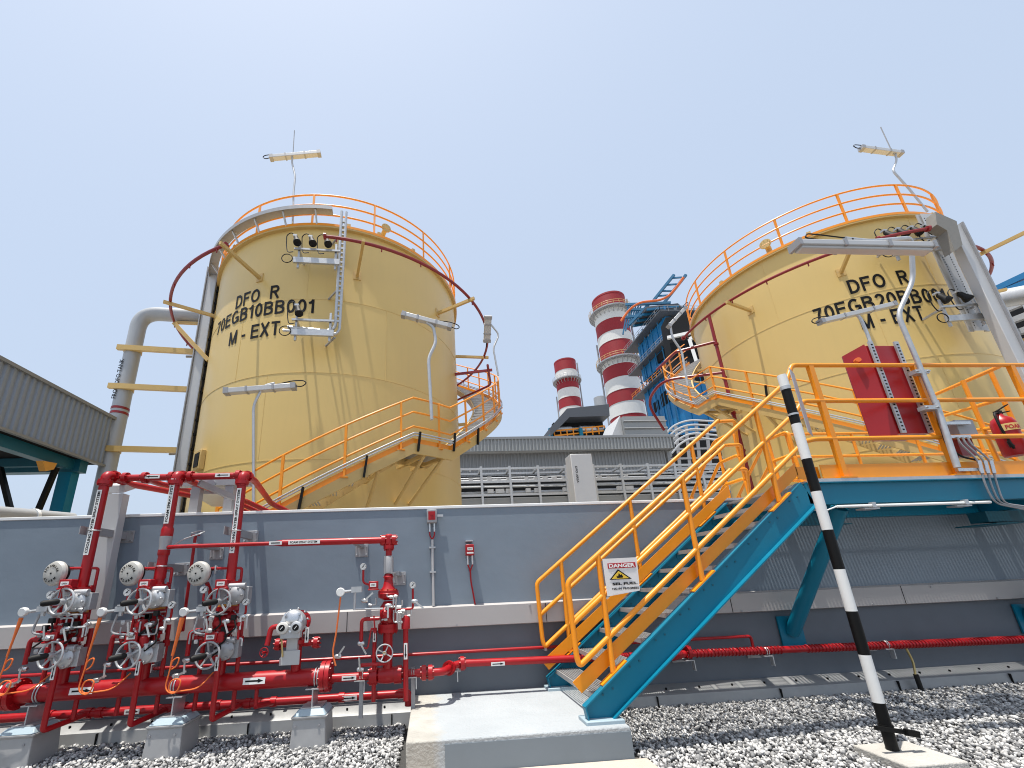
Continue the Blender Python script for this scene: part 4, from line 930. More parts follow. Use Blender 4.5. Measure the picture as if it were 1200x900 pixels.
def station(px_w, px_top, px_bot, idx, label, text, lab_px):
    xb, xt = P5(px_bot, 720).x, None
    X = P5(px_bot-2, 690).x
    t = thing('valve_station', label, 'fire valve', (X, YP, 0), 'red spray valve stations on the fire main')
    z1 = P5(0, 735).z if False else 1.03
    zU, zL = 1.475, .94      # valve heights
    ztop = P5(px_top, 556).z
    # risers
    m = MB(); m.tube((X, YP, zM), (X, YP, .86), .052, 18); m.tube((X, YP, 1.02), (X, YP, 1.05), .05, 18); m.build('tee_riser', red, t)
    m = MB(); flange(m, (X, YP, .86), (0, 0, 1), .095); flange(m, (X, YP, 1.03), (0, 0, 1), .095); m.build('flange', red, t)
    # lower valve
    m = MB(); m.lathe([(.085, .875), (.085, 1.01)], (X, YP, 0), n=20); vb = m.build('butterfly_valve', galvD, t); gxl = P5((78, 170, 264)[idx], 765, YP-.12); gearbox(vb, (gxl.x, YP-.12, zL), mt=galv if idx < 2 else galvD); wl = P5(px_w-13, 768, YP-.24); handwheel(vb, (wl.x, YP-.24, wl.z), (-.12, -1, .10), .122, mt=galv if idx < 2 else galvD)
    switchbox(t, P5((63, 157, 249)[idx], 746, YP-.17))
    # deluge body
    m = MB(); m.lathe([(.05, 1.05), (.075, 1.09), (.105, 1.14), (.115, 1.20), (.10, 1.27), (.06, 1.31), (.06, 1.36)], (X, YP, 0), n=20); m.lathe([(.075, 0), (.075, .05), (.03, .09)], (X, YP-.09, 1.20), (0, -1, 0), 16); m.bolts((X, YP-.11, 1.2), (0, 1, 0), .06, 6, .009, .03)
    m.bb(X-.13, X+.13, YP-.05, YP+.05, 1.12, 1.15); m.build('deluge_valve', red, t)
    m = MB(); m.lathe([(.10, 1.355), (.10, 1.385)], (X, YP, 0), n=20); m.build('gasket_band', rust, t)
    m = MB(); flange(m, (X, YP, 1.34), (0, 0, 1), .11); flange(m, (X, YP, 1.60), (0, 0, 1), .115); m.build('flange', red, t)
    # trim clutter: small pipes, fittings
    m = MB(); rr_ = random.Random(idx+3)
    for k in range(9):
        x0, z0 = X+rr_.uniform(-.18, .18), rr_.uniform(1.02, 1.38); x1 = x0+rr_.choice((-1, 1))*rr_.uniform(.08, .2)
        y_ = YP-rr_.uniform(.1, .2); m.path([(x0, YP-.02, z0), (x0, y_, z0), (x1, y_, z0), (x1, y_, z0+rr_.uniform(-.2, .2))], .0085, 7, bend=.025)
    for k in range(14):
        p_ = V(X+rr_.uniform(-.2, .2), YP-rr_.uniform(.1, .2), rr_.uniform(1.0, 1.4)); ax_ = rr_.choice(((1, 0, 0), (0, 0, 1))); m.lathe([(.017, -.02), (.021, 0), (.017, .02)], p_, ax_, 6)
    m.build('trim_fitting', galv, t)
    m = MB()
    for k in range(7):
        x0, z0 = X+rr_.uniform(-.16, .16), rr_.uniform(1.02, 1.36); x1 = x0+rr_.choice((-1, 1))*rr_.uniform(.08, .2)
        y_ = YP-rr_.uniform(.08, .16); m.path([(x0, YP, z0), (x0, y_, z0), (x1, y_, z0), (x1, y_, z0+rr_.uniform(-.2, .25))], .014, 8, bend=.03); m.lathe([(.024, -.02), (.024, .02)], (x1, y_, z0), (0, 0, 1), 8)
    m.build('trim_pipe', red, t)
    m = MB()
    for k in range(4):
        x0, z0 = X+rr_.uniform(-.17, .17), rr_.uniform(1.05, 1.36); m.path([(x0, YP-.17, z0), (x0+.05, YP-.2, z0-.1), (x0-.06, YP-.2, z0-.18)], .009, 6, bend=.04)
        m.box((x0, YP-.17, z0), (.045, .04, .05))
    m.build('solenoid', rubber, t)
    # upper valve
    m = MB(); m.lathe([(.085, 1.40), (.085, 1.58)], (X, YP, 0), n=20); vb = m.build('butterfly_valve', galvD, t); gxu = P5(px_w+20, 703, YP-.12); gearbox(vb, (gxu.x, YP-.12, zU), mt=galv if idx < 2 else galvD); wl = P5(px_w, 705, YP-.24); handwheel(vb, (wl.x, YP-.24, wl.z), (-.12, -1, .10), .125, mt=galv if idx < 2 else galvD)
    switchbox(t, P5((80, 172, 261)[idx], 684, YP-.16))
    # main riser to top elbow going back over wall
    m = MB(); m.tube((X, YP, 1.60), (X, YP, ztop-.1), .050, 18); m.path([(X, YP, ztop-.12), (X, YP, ztop), (X+.12, YP, ztop)] if 0 else [(X, YP, ztop-.12), (X, YP, ztop+.0), (X+.0, YP+.14, ztop)], .052, 16, bend=.09)
    m.lathe([(.06, ztop-.14), (.06, ztop-.08)], (X, YP, 0), n=16); rs = m.build('riser', red, t)
    m = MB(); flange(m, (X, YP, ztop-.10), (0, 0, 1), .075, nb=6); flange(m, (X, YP+.12, ztop), (0, 1, 0), .075, nb=6); m.build('flange', red, rs)
    # gong
    gq = (65, 154, 233)[idx]; gw = P5(gq, 672, YP-.12); gc = V(gw.x, YP-.12, gw.z)
    m = MB(); m.lathe([(.02, -.045), (.085, -.043), (.115, -.03), (.130, -.005), (.128, .02)], gc, (.22, 1, .0), 36); gg = m.build('alarm_gong', glass_w, t)
    m = MB(); m.lathe([(.10, .02), (.10, .07), (.05, .09)], gc, (.22, 1, 0), 24); m.build('gong_base', rubber, gg)
    n0 = Vector((.22, 1, 0)).normalized(); ux = Vector((0, 0, 1)).cross(n0); ux = -ux if ux.x < 0 else ux; uz = V(0, 0, 1)
    m = MB(); m.lathe([(.009, -.05), (.009, -.04)], gc, n0, 10)
    def ringtext(word, r, a0, a1, top):
        for i, ch in enumerate(word):
            an = R_(a0+(a1-a0)*i/(len(word)-1)); vs, fs, asp = textpolys(ch, .05); pc = gc-n0*.0475+ux*math.cos(an)*r+uz*math.sin(an)*r
            ru = (ux*math.cos(an)+uz*math.sin(an))*(1 if top else -1); rt = (ux*math.sin(an)-uz*math.cos(an))*(1 if top else -1)
            hh = .026; ww = hh*min(asp, .9); m.add([pc+rt*(x-.5)*ww+ru*(y-.5)*hh for x, y in vs], fs)
    ringtext('SPRINKLER', .078, 165, 15, True); ringtext('ALARM', .078, 222, 318, False); m.build('lettering', black, gg, smooth=False)
    m = MB(); m.path([gc+V(.05, .06, .05), gc+V(.16, .06, .05), (X+.09, YP+.05, gc.z+.05), (X+.09, YP+.05, 1.28)], .015, 8, bend=.03); m.build('gong_pipe', red, t)
    m = MB(); m.path([gc+V(.06, .08, -.1), (X-.22, YP+.06, 1.5), (X-.24, YP+.06, zl)], .022, 10, bend=.05); m.lathe([(.035, -.03), (.035, .03)], (X-.24, YP+.06, 1.0), n=10); m.build('drain_riser', red, t)
    m = MB(); c = V(X-.16, YP-.03, gc.z+.05); m.bb(c.x-.03, c.x+.03, c.y-.03, c.y+.03, c.z-.025, c.z+.025); m.bb(c.x+.01, c.x+.025, c.y-.05, c.y-.03, c.z-.06, c.z+.03); m.build('pipe_clip', silver, t)
    # gauges and horn
    gp = P5((60, 150, 239)[idx], (697, 694, 691)[idx], YP-.14); gauge(t, gp, .040, [(gp.x, YP-.13, gp.z-.12), (X-.08, YP-.1, gp.z-.12)])
    gauge(t, (X+.24 if idx else X+.14, YP-.12, 1.40), .036, [(X+.24 if idx else X+.14, YP-.1, 1.27), (X+.08, YP-.08, 1.24)])
    m = MB(); hw_ = P5((28, 120, 216)[idx], 717, YP-.22); hx = V(hw_.x, YP-.22, hw_.z); m.lathe([(.018, .025), (.038, .02), (.043, .0), (.043, -.02), (.038, -.026)], hx, (.1, 1, .1), 20); hn = m.build('pressure_switch', white, t)
    m = MB(); m.tube(hx+V(.03, .02, 0), hx+V(.16, .02, .01), .014, 8); m.box(hx+V(.17, .02, .02), (.10, .06, .05)); m.tube(hx+V(.17, .02, .05), hx+V(.17, .02, .062), .045, 12); m.tube(hx+V(.17, .02, 0), hx+V(.17, .02, -.05), .02, 8); m.tube(hx+V(.2, .02, -.01), (X, YP-.08, 1.29), .010, 8); m.build('switch_arm', galv, hn)
    m = MB(); m.lathe([(.009, -.36), (.010, -.2), (.016, -.06), (.018, 0)] if idx < 2 else [(.014, -.36), (.016, -.2), (.024, -.06), (.024, 0)], hx+V(-.01, 0, -.055), (.12, 0, 1), 12); m.build('orange_sleeve', hose_o, hn)
    m = MB(); q = hx+V(.14, .02, -.03); m.path([q, q+V(-.03, -.01, -.18), q+V(.12, 0, -.2), q+V(.3, .05, -.19)], .011, 8, bend=.05); m.build('copper_tube', galvD, t)
    hose(t, [hx+V(-.05, 0, -.40), hx+V(-.06, 0, -.55), hx+V(.02, -.02, -.50), hx+V(.03, -.02, -.42), hx+V(-.04, -.01, -.45), hx+V(-.07, -.02, -.72), hx+V(.06, -.05, -.76), hx+V(.10, -.05, -.62), hx+V(-.02, -.03, -.62), hx+V(-.03, -.03, -.74), hx+V(.25, -.02, -.72), hx+V(.32, .1, -.60)])
    hose(t, [hx+V(.3, 0, .12), hx+V(.32, -.02, .24), hx+V(.42, -.02, .24), hx+V(.42, 0, .1)], .006, red)
    # front drop pipe and elbow
    xf = X+.05
    m = MB(); m.path([(xf, YP-.17, 1.10), (xf, YP-.17, zM-.30), (xf+.12, 5.25, zl)], .026, 12, bend=.035); m.lathe([(.045, 1.02), (.045, 1.10), (.03, 1.12)], (xf, YP-.17, 0), n=14); m.lathe([(.034, .88), (.034, .90)], (xf, YP-.17, 0), n=14); m.build('drop_pipe', red, t)
    arrow(t, (xf, YP-.20, .82), (0, 0, 1), (1, 0, 0), .13, .035, rev=True)
    m = MB(); m.path([(X-.10, YP-.14, 1.13), (X-.28, YP-.14, 1.13), (X-.28, YP-.14, .90)], .022, 10, bend=.04); m.lathe([(.032, -.03), (.032, .03)], (X-.2, YP-.14, 1.13), (1, 0, 0), 10); m.build('trim_loop', red, t)
    tap(t, (X-.28, YP-.14, .86), (.1, 0, -1)); tap(t, (X+.1, YP-.22, 1.22), (.4, 0, -1)); tap(t, (X-.05, YP-.24, 1.14), (-.2, 0, 1)); tap(t, (X+.22, YP-.13, 1.25), (.05, 0, -1)); tap(t, (X-.36, YP-.14, .72), (1, 0, .4))
    m = MB(); m.tube((X+.16, YP+.03, 1.2), (X+.16, YP+.03, zl), .022, 10); m.lathe([(.034, -.03), (.034, .03)], (X+.16, YP+.03, 1.02), n=10); m.build('drain_riser', red, t)
    arrow(t, (X+.16, YP, 1.0-.07), (0, 0, 1), (1, 0, 0), .11, .03, rev=True)
    # pipe label
    ya, yb = lab_px; za, zb = P5(px_top, ya).z, P5(px_top, yb).z
    if idx == 1:
        m = MB(); m.lathe([(.056, 2.10), (.062, 2.13), (.062, 2.22), (.05, 2.25)], (X, YP, 0), n=16); m.lathe([(.056, 1.93), (.06, 1.94), (.06, 1.99)], (X, YP, 0), n=16); m.lathe([(.058, 1.68), (.058, 1.80)], (X, YP, 0), n=16); m.build('coupling', red, rs)
        m = MB(); m.lathe([(.056, 1.98), (.056, 2.02), (.064, 2.12), (.064, 2.14)], (X, YP, 0), n=16); m.build('plain_steel_piece', galvD, rs)
        zb = 2.28
    ztxt(rs, text, X, YP-.051, zb, za-zb, .052)
    return X, ztop
X1_, zt1 = station(72, 127, 98, 0, 'leftmost valve station with alarm gong and COOLING WATER riser', 'COOLING WATER SPRAY SYSTEM', (575, 650))
X2_, zt2 = station(163, 205, 187, 1, 'middle valve station of three, riser marked FOAM SPRAY SYSTEM', 'FOAM SPRAY SYSTEM', (562, 608))
X3_, zt3 = station(256, 288, 271, 2, 'third valve station from the left with dark wheel and gong', 'COOLING WATER SPRAY SYSTEM', (573, 648))
# overhead red pipes
t = thing('overhead_pipes', 'red pipes on top of the risers running back over the wall', 'pipe', (X1_, YP, 2.5))
zt = (zt1+zt2+zt3)/3
def back(x, px, py, Yb=7.2): e = onY(px, py, Yb); return [(x, YP+.1, zt), (x, YP+.36, zt-.01), tuple(e), (e.x+.5, Yb+.9, e.z-.25)]
m = MB(); m.tube((X1_+.12, YP+.12, zt), (X3_, YP+.12, zt), .042, 16); m.path(back(X1_, 262, 588), .040, 14, bend=.1); m.build('pipe', red, t)
m = MB(); m.path(back(X1_+.35, 272, 586), .036, 14, bend=.1); m.build('pipe', red, t)
m = MB(); m.path(back(X2_, 290, 588), .040, 14, bend=.1); m.build('pipe', red, t)
m = MB(); m.path(back(X3_, 318, 590, 6.6), .040, 14, bend=.1); m.build('pipe', red, t)
m = MB()
for x in (X1_+.14, X1_+.36, X2_-.12, X2_+.1, X3_-.1): flange(m, (x, YP+.12, zt), (1, 0, 0), .068, nb=6)
m.build('flange', red, t)
arrow(t, (P5(175, 550).x, YP+.075, zt), (1, 0, 0), (0, 0, 1), .17, .045, True); arrow(t, (P5(258, 550).x, YP+.075, zt), (1, 0, 0), (0, 0, 1), .17, .045, True)
m = MB(); e = onY(284, 582, 7.2); m.tube((X2_+.1, YP+.6, 2.9), e, .05, 12); lab(m.build('conduit', pipegrey, t), 'grey conduit')
# frame behind (grey gantry on the wall)
t = thing('pipe_bridge', 'grey channel frame standing on the wall under the red pipes', 'steel frame', (X1_+.5, 5.75, 2.5))
m = MB()
for x in (X1_+.62, X1_+1.05): m.bb(x, x+.11, 5.7, 5.8, 2.5, 2.93)
m.bb(X1_+.3, X1_+1.35, 5.68, 5.82, 2.88, 2.98); m.build('frame', galvD, t)
m = MB(); e = onY(262, 592, 7.2); m.bar((X2_-.1, 5.9, 2.84), e, .34, .05); m.build('cable_tray', galv, t)
m = MB(); x = P5(252, 580).x
m.path([(x-.28, 5.2, zt-.07), (x, 5.55, zt-.2), (x, 5.62, 2.51)], .045, 4); m.build('support_arm', galvD, t)
# sloping cable duct from the wall face
t = thing('wall_duct', 'pale folded metal duct running down the wall behind the first riser', 'duct', (X1_+.2, 5.45, 0))
A, B = onY(150, 577, 5.42), onY(112, 703, 5.42)
m = MB(); xc = (A.x+B.x)/2-.03
m.bb(xc-.11, xc+.10, 5.33, 5.45, 1.27, 2.72); m.prism([(xc-.11, 5.33, 2.722), (xc+.10, 5.33, 2.722), (xc+.10, 5.9, 3.0), (xc-.11, 5.9, 3.0)], (0, 0, .1)); m.build('duct', greyduct, t, bevel=.006)
# wall brackets
def bracket(px, py, w_, xr_, label, y0=None):
    c = onY(px, py, WY-.01); L = c.x-w_*.3-xr_+.11; t = thing('pipe_bracket', label, 'bracket', c, 'grey pipe brackets bolted to the wall')
    m = MB(); m.bb(c.x-w_/2, c.x+w_/2, WY-.015, WY, c.z-.075, c.z+.075); pl = m.build('base_plate', galvD, t, bevel=.004)
    m = MB()
    for dx in (-1, 1):
        for dz in (-1, 1): m.tube((c.x+dx*w_*.38, WY-.035, c.z+dz*.05), (c.x+dx*w_*.38, WY-.01, c.z+dz*.05), .009, 8)
    m.build('bolt', silver, pl)
    m = MB(); m.bb(c.x-w_*.3-L, c.x-w_*.05, YP+.02, YP+.07, c.z-.03, c.z+.05); m.bb(c.x-w_*.2, c.x+w_*.1, YP+.03, WY-.015, c.z-.035, c.z+.05); m.bb(c.x-w_*.3-L, c.x-w_*.25-L, YP-.07, YP+.07, c.z-.03, c.z+.06); m.build('arm', galvD, t)
    m = MB(); m.torus((c.x-w_*.3-L+.11, YP, c.z+.01), (0, 0, 1), .056, .008, 20, 6); m.build('u_bolt', silver, t)
bracket(147, 629, .20, X1_, 'grey wall bracket holding the leftmost riser, beside the pale duct')
bracket(213, 667, .18, X2_, 'grey wall bracket holding the middle riser under the thin cross pipe')
bracket(294, 629, .18, X3_, 'grey wall bracket holding the third riser from the left')
def bracket2(px, py, label):
    c = onY(px, py, WY-.01); t = thing('pipe_bracket', label, 'bracket', c, 'grey pipe brackets bolted to the wall')
    m = MB(); m.bb(c.x-.08, c.x+.08, WY-.015, WY, c.z-.08, c.z+.08); pl = m.build('base_plate', galvD, t, bevel=.004)
    m = MB()
    for dx in (-1, 1):
        for dz in (-1, 1): m.tube((c.x+dx*.06, WY-.035, c.z+dz*.05), (c.x+dx*.06, WY-.01, c.z+dz*.05), .009, 8)
    m.build('bolt', silver, pl)
    m = MB(); m.bb(c.x-.03, c.x+.03, YP, WY-.015, c.z+.03, c.z+.075); m.bb(c.x-.06, c.x+.0, YP-.06, YP-.0, c.z+.05, c.z+.062); m.build('arm', galvD, t)
bracket2(254, 648, 'small grey wall bracket under the thin cross pipe between the risers')
bracket2(424, 645, 'small grey wall bracket under the right end of the red cross pipe')
bracket2(468, 678, 'grey wall bracket beside the rightmost valve stack')
# cross pipe and foam stack
t = thing('foam_station', 'slim red valve stack at the right end of the pipework with side gauges', 'fire valve', (P5(454, 700).x, YP, 0))
xs_ = P5(455, 700).x; zc = P5(455, 633).z; zc2 = zc
m = MB(); m.path([(X2_, YP-.0, zc-.0), (X2_+.15, YP-.06, zc), (X3_+.45, YP-.06, zc)], .022, 12, bend=.05); m.tube((X3_+.45, YP-.06, zc), (X3_+.55, YP-.06, zc), .022, 14, .038); m.tube((X3_+.55, YP-.06, zc), (xs_-.05, YP-.02, zc), .038, 16); m.build('cross_pipe', red, t)
x0 = P5(358, 634).x; m = MB(); 
m.bb(x0-.16, x0+.19, YP-.103, YP-.10, zc-.022, zc+.022); pl = m.build('pipe_label', white, t); flattext('lettering', 'FOAM SPRAY SYSTEM', (x0-.14, YP-.106, zc-.013), (1, 0, 0), (0, 0, 1), .30, .026, black, pl)
m = MB(); x1 = x0-.3; m.bb(x1-.07, x1+.07, YP-.103, YP-.10, zc-.02, zc+.02); pl = m.build('flow_label', white, t); m = MB(); m.bb(x1-.05, x1+.05, YP-.105, YP-.104, zc-.006, zc+.006); m.build('arrow_mark', black, pl)
m = MB(); m.lathe([(.03, -.07), (.055, -.05), (.06, .0), (.055, .05), (.03, .07)], (xs_, YP, zc), n=16); m.tube((xs_, YP, zc), (xs_, YP, zc-.3), .036, 14); m.build('tee', red, t)
m = MB(); flange(m, (xs_-.06, YP, zc), (1, 0, 0), .062, nb=6); flange(m, (xs_+.06, YP, zc), (1, 0, 0), .062, nb=6); flange(m, (xs_, YP, zc-.08), (0, 0, 1), .062, nb=6); m.build('flange', red, t)
zk = P5(455, 662).z; m = MB(); m.lathe([(.04, zk-.10), (.058, zk-.09), (.058, zk+.08), (.045, zk+.1)], (xs_, YP, 0), n=14); m.bolts((xs_, YP, zk), (0, 0, 1), .052, 4, .014, .1); m.build('check_valve', galvD, t)
m = MB(); m.tube((xs_, YP, zk-.1), (xs_, YP, 1.58), .038, 14); m.lathe([(.04, 1.56), (.06, 1.60), (.04, 1.64)], (xs_, YP, 0), n=14); m.build('riser', red, t)
m = MB(); m.lathe([(.05, 1.35), (.11, 1.38), (.12, 1.42), (.06, 1.5), (.045, 1.58)], (xs_, YP, 0), n=18); m.lathe([(.075, 1.1), (.09, 1.15), (.09, 1.28), (.05, 1.34)], (xs_, YP, 0), n=18); m.lathe([(.06, 0), (.06, .06), (.02, .1)], (xs_-.02, YP-.06, 1.22), (0, -1, 0), 14); m.build('deluge_valve', red, t)
m = MB(); flange(m, (xs_, YP, 1.43), (0, 0, 1), .115); flange(m, (xs_, YP, 1.08), (0, 0, 1), .11); flange(m, (xs_, YP, 1.04), (0, 0, 1), .11); flange(m, (xs_-.13, YP, zt_), (1, 0, 0), .09, nb=6); flange(m, (xs_+.13, YP, zt_), (1, 0, 0), .09, nb=6); m.build('flange', red, t)
m = MB(); m.lathe([(.09, 1.445), (.09, 1.465)], (xs_, YP, 0), n=18); m.build('gasket_band', rust, t)
m = MB(); m.tube((xs_, YP, 1.04), (xs_, YP, zt_), .052, 16); m.lathe([(.03, -.13), (.075, -.09), (.085, 0), (.075, .09), (.03, .13)], (xs_, YP, zt_), (1, 0, 0), 18); m.lathe([(.085, 0), (.085, .03)], (xs_, YP, zt_-.03), n=16); m.build('gate_valve', red, t)
handwheel(t, (xs_-.02, YP-.14, P5(455, 763).z), (0, -1, .1), .085, 4, galv, False)
m = MB(); m.tube((xs_-.02, YP, P5(455, 763).z), (xs_-.02, YP-.17, P5(455, 763).z), .018, 8); m.build('wheel_spindle', brass, t)
switchbox(t, (xs_-.155, YP-.09, 1.52), (.10, .08, .08))
gauge(t, (xs_-.27, YP-.12, 1.72), .037, [(xs_-.27, YP-.1, 1.55), (xs_-.15, YP-.08, 1.50)]); gauge(t, (xs_+.28, YP-.12, 1.50), .037, [(xs_+.28, YP-.1, 1.25), (xs_+.1, YP-.08, 1.25)])
hx = V(xs_-.49, YP-.2, 1.46); m = MB(); m.lathe([(.02, .03), (.042, .02), (.046, -.02), (.04, -.03)], hx, (0, 1, 0), 18); hn = m.build('pressure_switch', white, t)
m = MB(); m.tube(hx, hx+V(.14, 0, .01), .014, 8); m.box(hx+V(.17, 0, .02), (.11, .06, .06)); m.tube(hx+V(.15, 0, 0), hx+V(.15, 0, -.19), .013, 8); m.tube(hx+V(.15, 0, -.18), hx+V(.45, .05, -.19), .010, 8); m.build('switch_arm', galv, hn)
hose(t, [hx+V(0, 0, -.05), hx+V(-.03, 0, -.42), hx+V(-.06, 0, -.60), hx+V(-.02, 0, -.72)], .009)
m = MB(); m.path([(xs_-.08, YP-.12, 1.17), (xs_-.27, YP-.12, 1.17), (xs_-.27, YP-.12, .95)], .02, 10, bend=.04); m.path([(xs_-.14, YP-.03, 1.07), (xs_-.14, YP-.03, zl)], .022, 10); m.path([(xs_-.27, YP-.12, .62), (xs_-.27, YP-.12, .72), (xs_, YP-.1, .72)], .018, 8, bend=.02); m.build('trim_loop', red, t)
rr_ = random.Random(9); m = MB()
for k in range(12):
    p_ = V(xs_+rr_.uniform(-.2, .2), YP-rr_.uniform(.08, .18), rr_.uniform(1.12, 1.4)); m.lathe([(.015, -.02), (.02, 0), (.015, .02)], p_, rr_.choice(((1, 0, 0), (0, 0, 1))), 6)
    q_ = p_+V(rr_.uniform(-.12, .12), 0, 0); m.path([p_, q_, q_+V(0, 0, rr_.uniform(-.15, .15))], .008, 6, bend=.02)
m.build('trim_fitting', galv, t)
m = MB(); xd = xs_+.20; m.tube((xd, YP-.08, 1.18), (xd, YP-.08, zl), .028, 12); m.lathe([(.048, 1.05), (.048, 1.16), (.03, 1.19)], (xd, YP-.08, 0), n=14); m.build('drop_pipe', red, t)
arrow(t, (xd, YP-.11, .83), (0, 0, 1), (1, 0, 0), .16, .038, True); arrow(t, (xs_-.14, YP-.055, .98), (0, 0, 1), (1, 0, 0), .10, .03, True)
for c, d in (((xs_-.27, YP-.12, .93), (.6, 0, -1)), ((xs_-.24, YP-.14, 1.36), (.8, 0, .7)), ((xs_+.02, YP-.2, 1.3), (0, 0, -1)), ((xs_+.3, YP-.13, 1.33), (.8, 0, -.6)), ((xs_-.5, YP-.15, .82), (.7, 0, 1)), ((xs_-.27, YP-.12, .68), (-.1, 0, 1))): tap(t, c, d)
hose(t, [(xs_-.27, YP-.13, .9), (xs_-.2, YP-.13, .87), (xs_-.16, YP-.13, 1.1), (xs_-.12, YP-.14, 1.0), (xs_-.14, YP-.13, 1.2)], .009, red)
m = MB(); a0 = onY(229, 628, 5.38); m.path([a0, onY(218, 708, 5.38), onY(214, 740, 5.38)], .018, 10); m.lathe([(.05, 0), (.05, .012)], a0, (0, 0, 1), 14); m.build('vent_pipe', red, t)
m = MB(); m.path([onY(200, 641, 5.1), onY(215, 632, 5.1), onY(236, 625, 5.1), onY(240, 623, 5.2), onY(234, 622, 5.3), onY(224, 625, 5.3)], .008, 6, bend=.03); m.build('loose_wire', galv, t)
# motor operated valve
t = thing('actuator_valve', 'grey motor actuator with two round dials on the red main', 'valve actuator', (P5(343, 740).x, YP, 0))
c = P5(343, 733, YP-.15)
m = MB(); m.lathe([(.03, .12), (.10, .10), (.125, .05), (.13, -.02), (.11, -.06), (.05, -.075)], c+V(0, .02, .03), (0, 1, -.25), 28); m.bolts(c+V(0, .08, .03), (0, 1, -.25), .135, 10, .011, .03); m.box(c+V(0, -.03, -.06), (.2, .09, .12)); mo = m.build('motor_housing', galv, t, bevel=.008)
for dx, mt in ((-.075, offwhite), (.065, galv)):
    m = MB(); m.lathe([(.058, 0), (.058, .05), (.05, .055)], c+V(dx, -.06, -.015), (0, -1, .05), 20); d_ = m.build('dial', mt, mo)
    m = MB(); m.lathe([(.033, 0), (.033, .004)], c+V(dx, -.116, -.012), (0, -1, .05), 20); m.build('dial_face', black, d_)
    m = MB(); m.bar(c+V(dx-.012, -.122, -.026), c+V(dx+.012, -.122, .002), .006, .003, up=(0, 1, 0)); m.build('pointer', white, d_)
m = MB(); m.bb(c.x-.06, c.x+.05, YP-.12, YP-.05, .76, c.z-.05); m.bb(c.x-.10, c.x+.09, YP-.14, YP-.13, .76, .90); m.build('mounting_column', greyduct, t, bevel=.006)
m = MB(); m.tube((c.x+.02, YP, zM), (c.x+.02, YP, 1.22), .05, 16); flange(m, (c.x+.02, YP, .97), (0, 0, 1), .09); m.tube((c.x-.2, YP, .95), (c.x+.24, YP, .95), .035, 12); flange(m, (c.x+.22, YP, .95), (1, 0, 0), .06, nb=6); flange(m, (c.x-.18, YP, .95), (1, 0, 0), .06, nb=6); m.lathe([(.12, 0), (.12, .03)], c+V(.03, .12, .03), (0, 1, -.25), 24); m.build('valve_body', red, t)
m = MB(); m.path([c+V(-.15, 0, 0), c+V(-.22, 0, -.01), c+V(-.24, -.02, -.18)], .026, 12, bend=.06); m.build('side_pipe', red, t)
handwheel(t, c+V(-.25, -.06, -.24), (-.2, -1, .1), .045, 4, red, False)
arrow(t, (c.x+.14, YP-.1, 1.04), (0, 0, 1), (1, 0, 0), .15, .038, True)
m = MB(); m.bolts(c+V(0, -.03, .04), (0, 1, -.25), .10, 8, .013, .03); m.lathe([(.07, -.02), (.07, .0), (.05, .012)], c+V(0, -.05, .085), (0, -1, .3), 20); m.build('cover_bolt', silver, mo, nosplit=True)
m = MB(); m.path([c+V(-.12, 0, -.08), c+V(-.1, 0, -.15), c+V(-.08, 0, -.3)], .01, 6, bend=.03); m.build('chain', brass, t)
# little branch below the main
m = MB(); q = P5(299, 830); m.tube((q.x, YP, zM), (q.x, YP, zl+.02), .02, 10); m.tube((q.x, YP, zl+.02), (q.x+.12, 5.26, zl), .028, 10); lab(m.build('drain_branch', red, fm), 'short branch down from the main')

# plinths
def plinth(px, label, first=None):
    c = onY(px, 830, YP); x = c.x; t = thing('pipe_plinth', label, 'plinth', (x, YP, 0), 'grey concrete plinths under the fire main')
    m = MB(); P = []
    for z, w_, d_ in ((-.02, .175, .17), (.26, .158, .155), (.28, .175, .17), (.29, .175, .17)):
        P.append([(x-w_, YP-d_-.02, z), (x+w_, YP-d_-.02, z), (x+w_, YP+d_, z), (x-w_, YP+d_, z)])
    for a, b in zip(P, P[1:]): m.add(a+b, [(i, (i+1) % 4, 4+(i+1) % 4, 4+i) for i in range(4)])
    m.add(P[0]+P[-1], [(3, 2, 1, 0), (4, 5, 6, 7)]); m.build('body', plinth_m, t, bevel=.008)
    m = MB(); a = [(x-.165, YP-.18, .291), (x+.165, YP-.18, .291), (x+.165, YP+.16, .291), (x-.165, YP+.16, .291)]; b = [(x-.125, YP-.13, .345), (x+.125, YP-.13, .345), (x+.125, YP+.13, .345), (x-.125, YP+.13, .345)]
    m.add(a+b, [(0, 1, 2, 3), (4, 5, 6, 7)]+[(i, (i+1) % 4, 4+(i+1) % 4, 4+i) for i in range(4)]); m.build('grout_cap', cyanc, t, bevel=.01)
    m = MB()
    for dx in (-.13, .1): m.tube((x+dx, YP-.19, .21), (x+dx, YP-.15, .21), .011, 8)
    m.build('bolt', galvD, t)
    m = MB(); m.bb(x-.006, x+.006, YP-.1, YP+.12, .34, zM-.095); m.bb(x-.075, x+.075, YP-.1, YP+.1, zM-.102, zM-.092); m.bb(x-.1, x+.1, YP-.12, YP+.13, .346, .356); m.build('pipe_shoe', galv, t)
plinth(43, 'grey plinth under the white end of the red main, leftmost'); plinth(208, 'grey plinth under the red main between the second and third valve stations'); plinth(368, 'grey plinth under the right end of the thick red main')
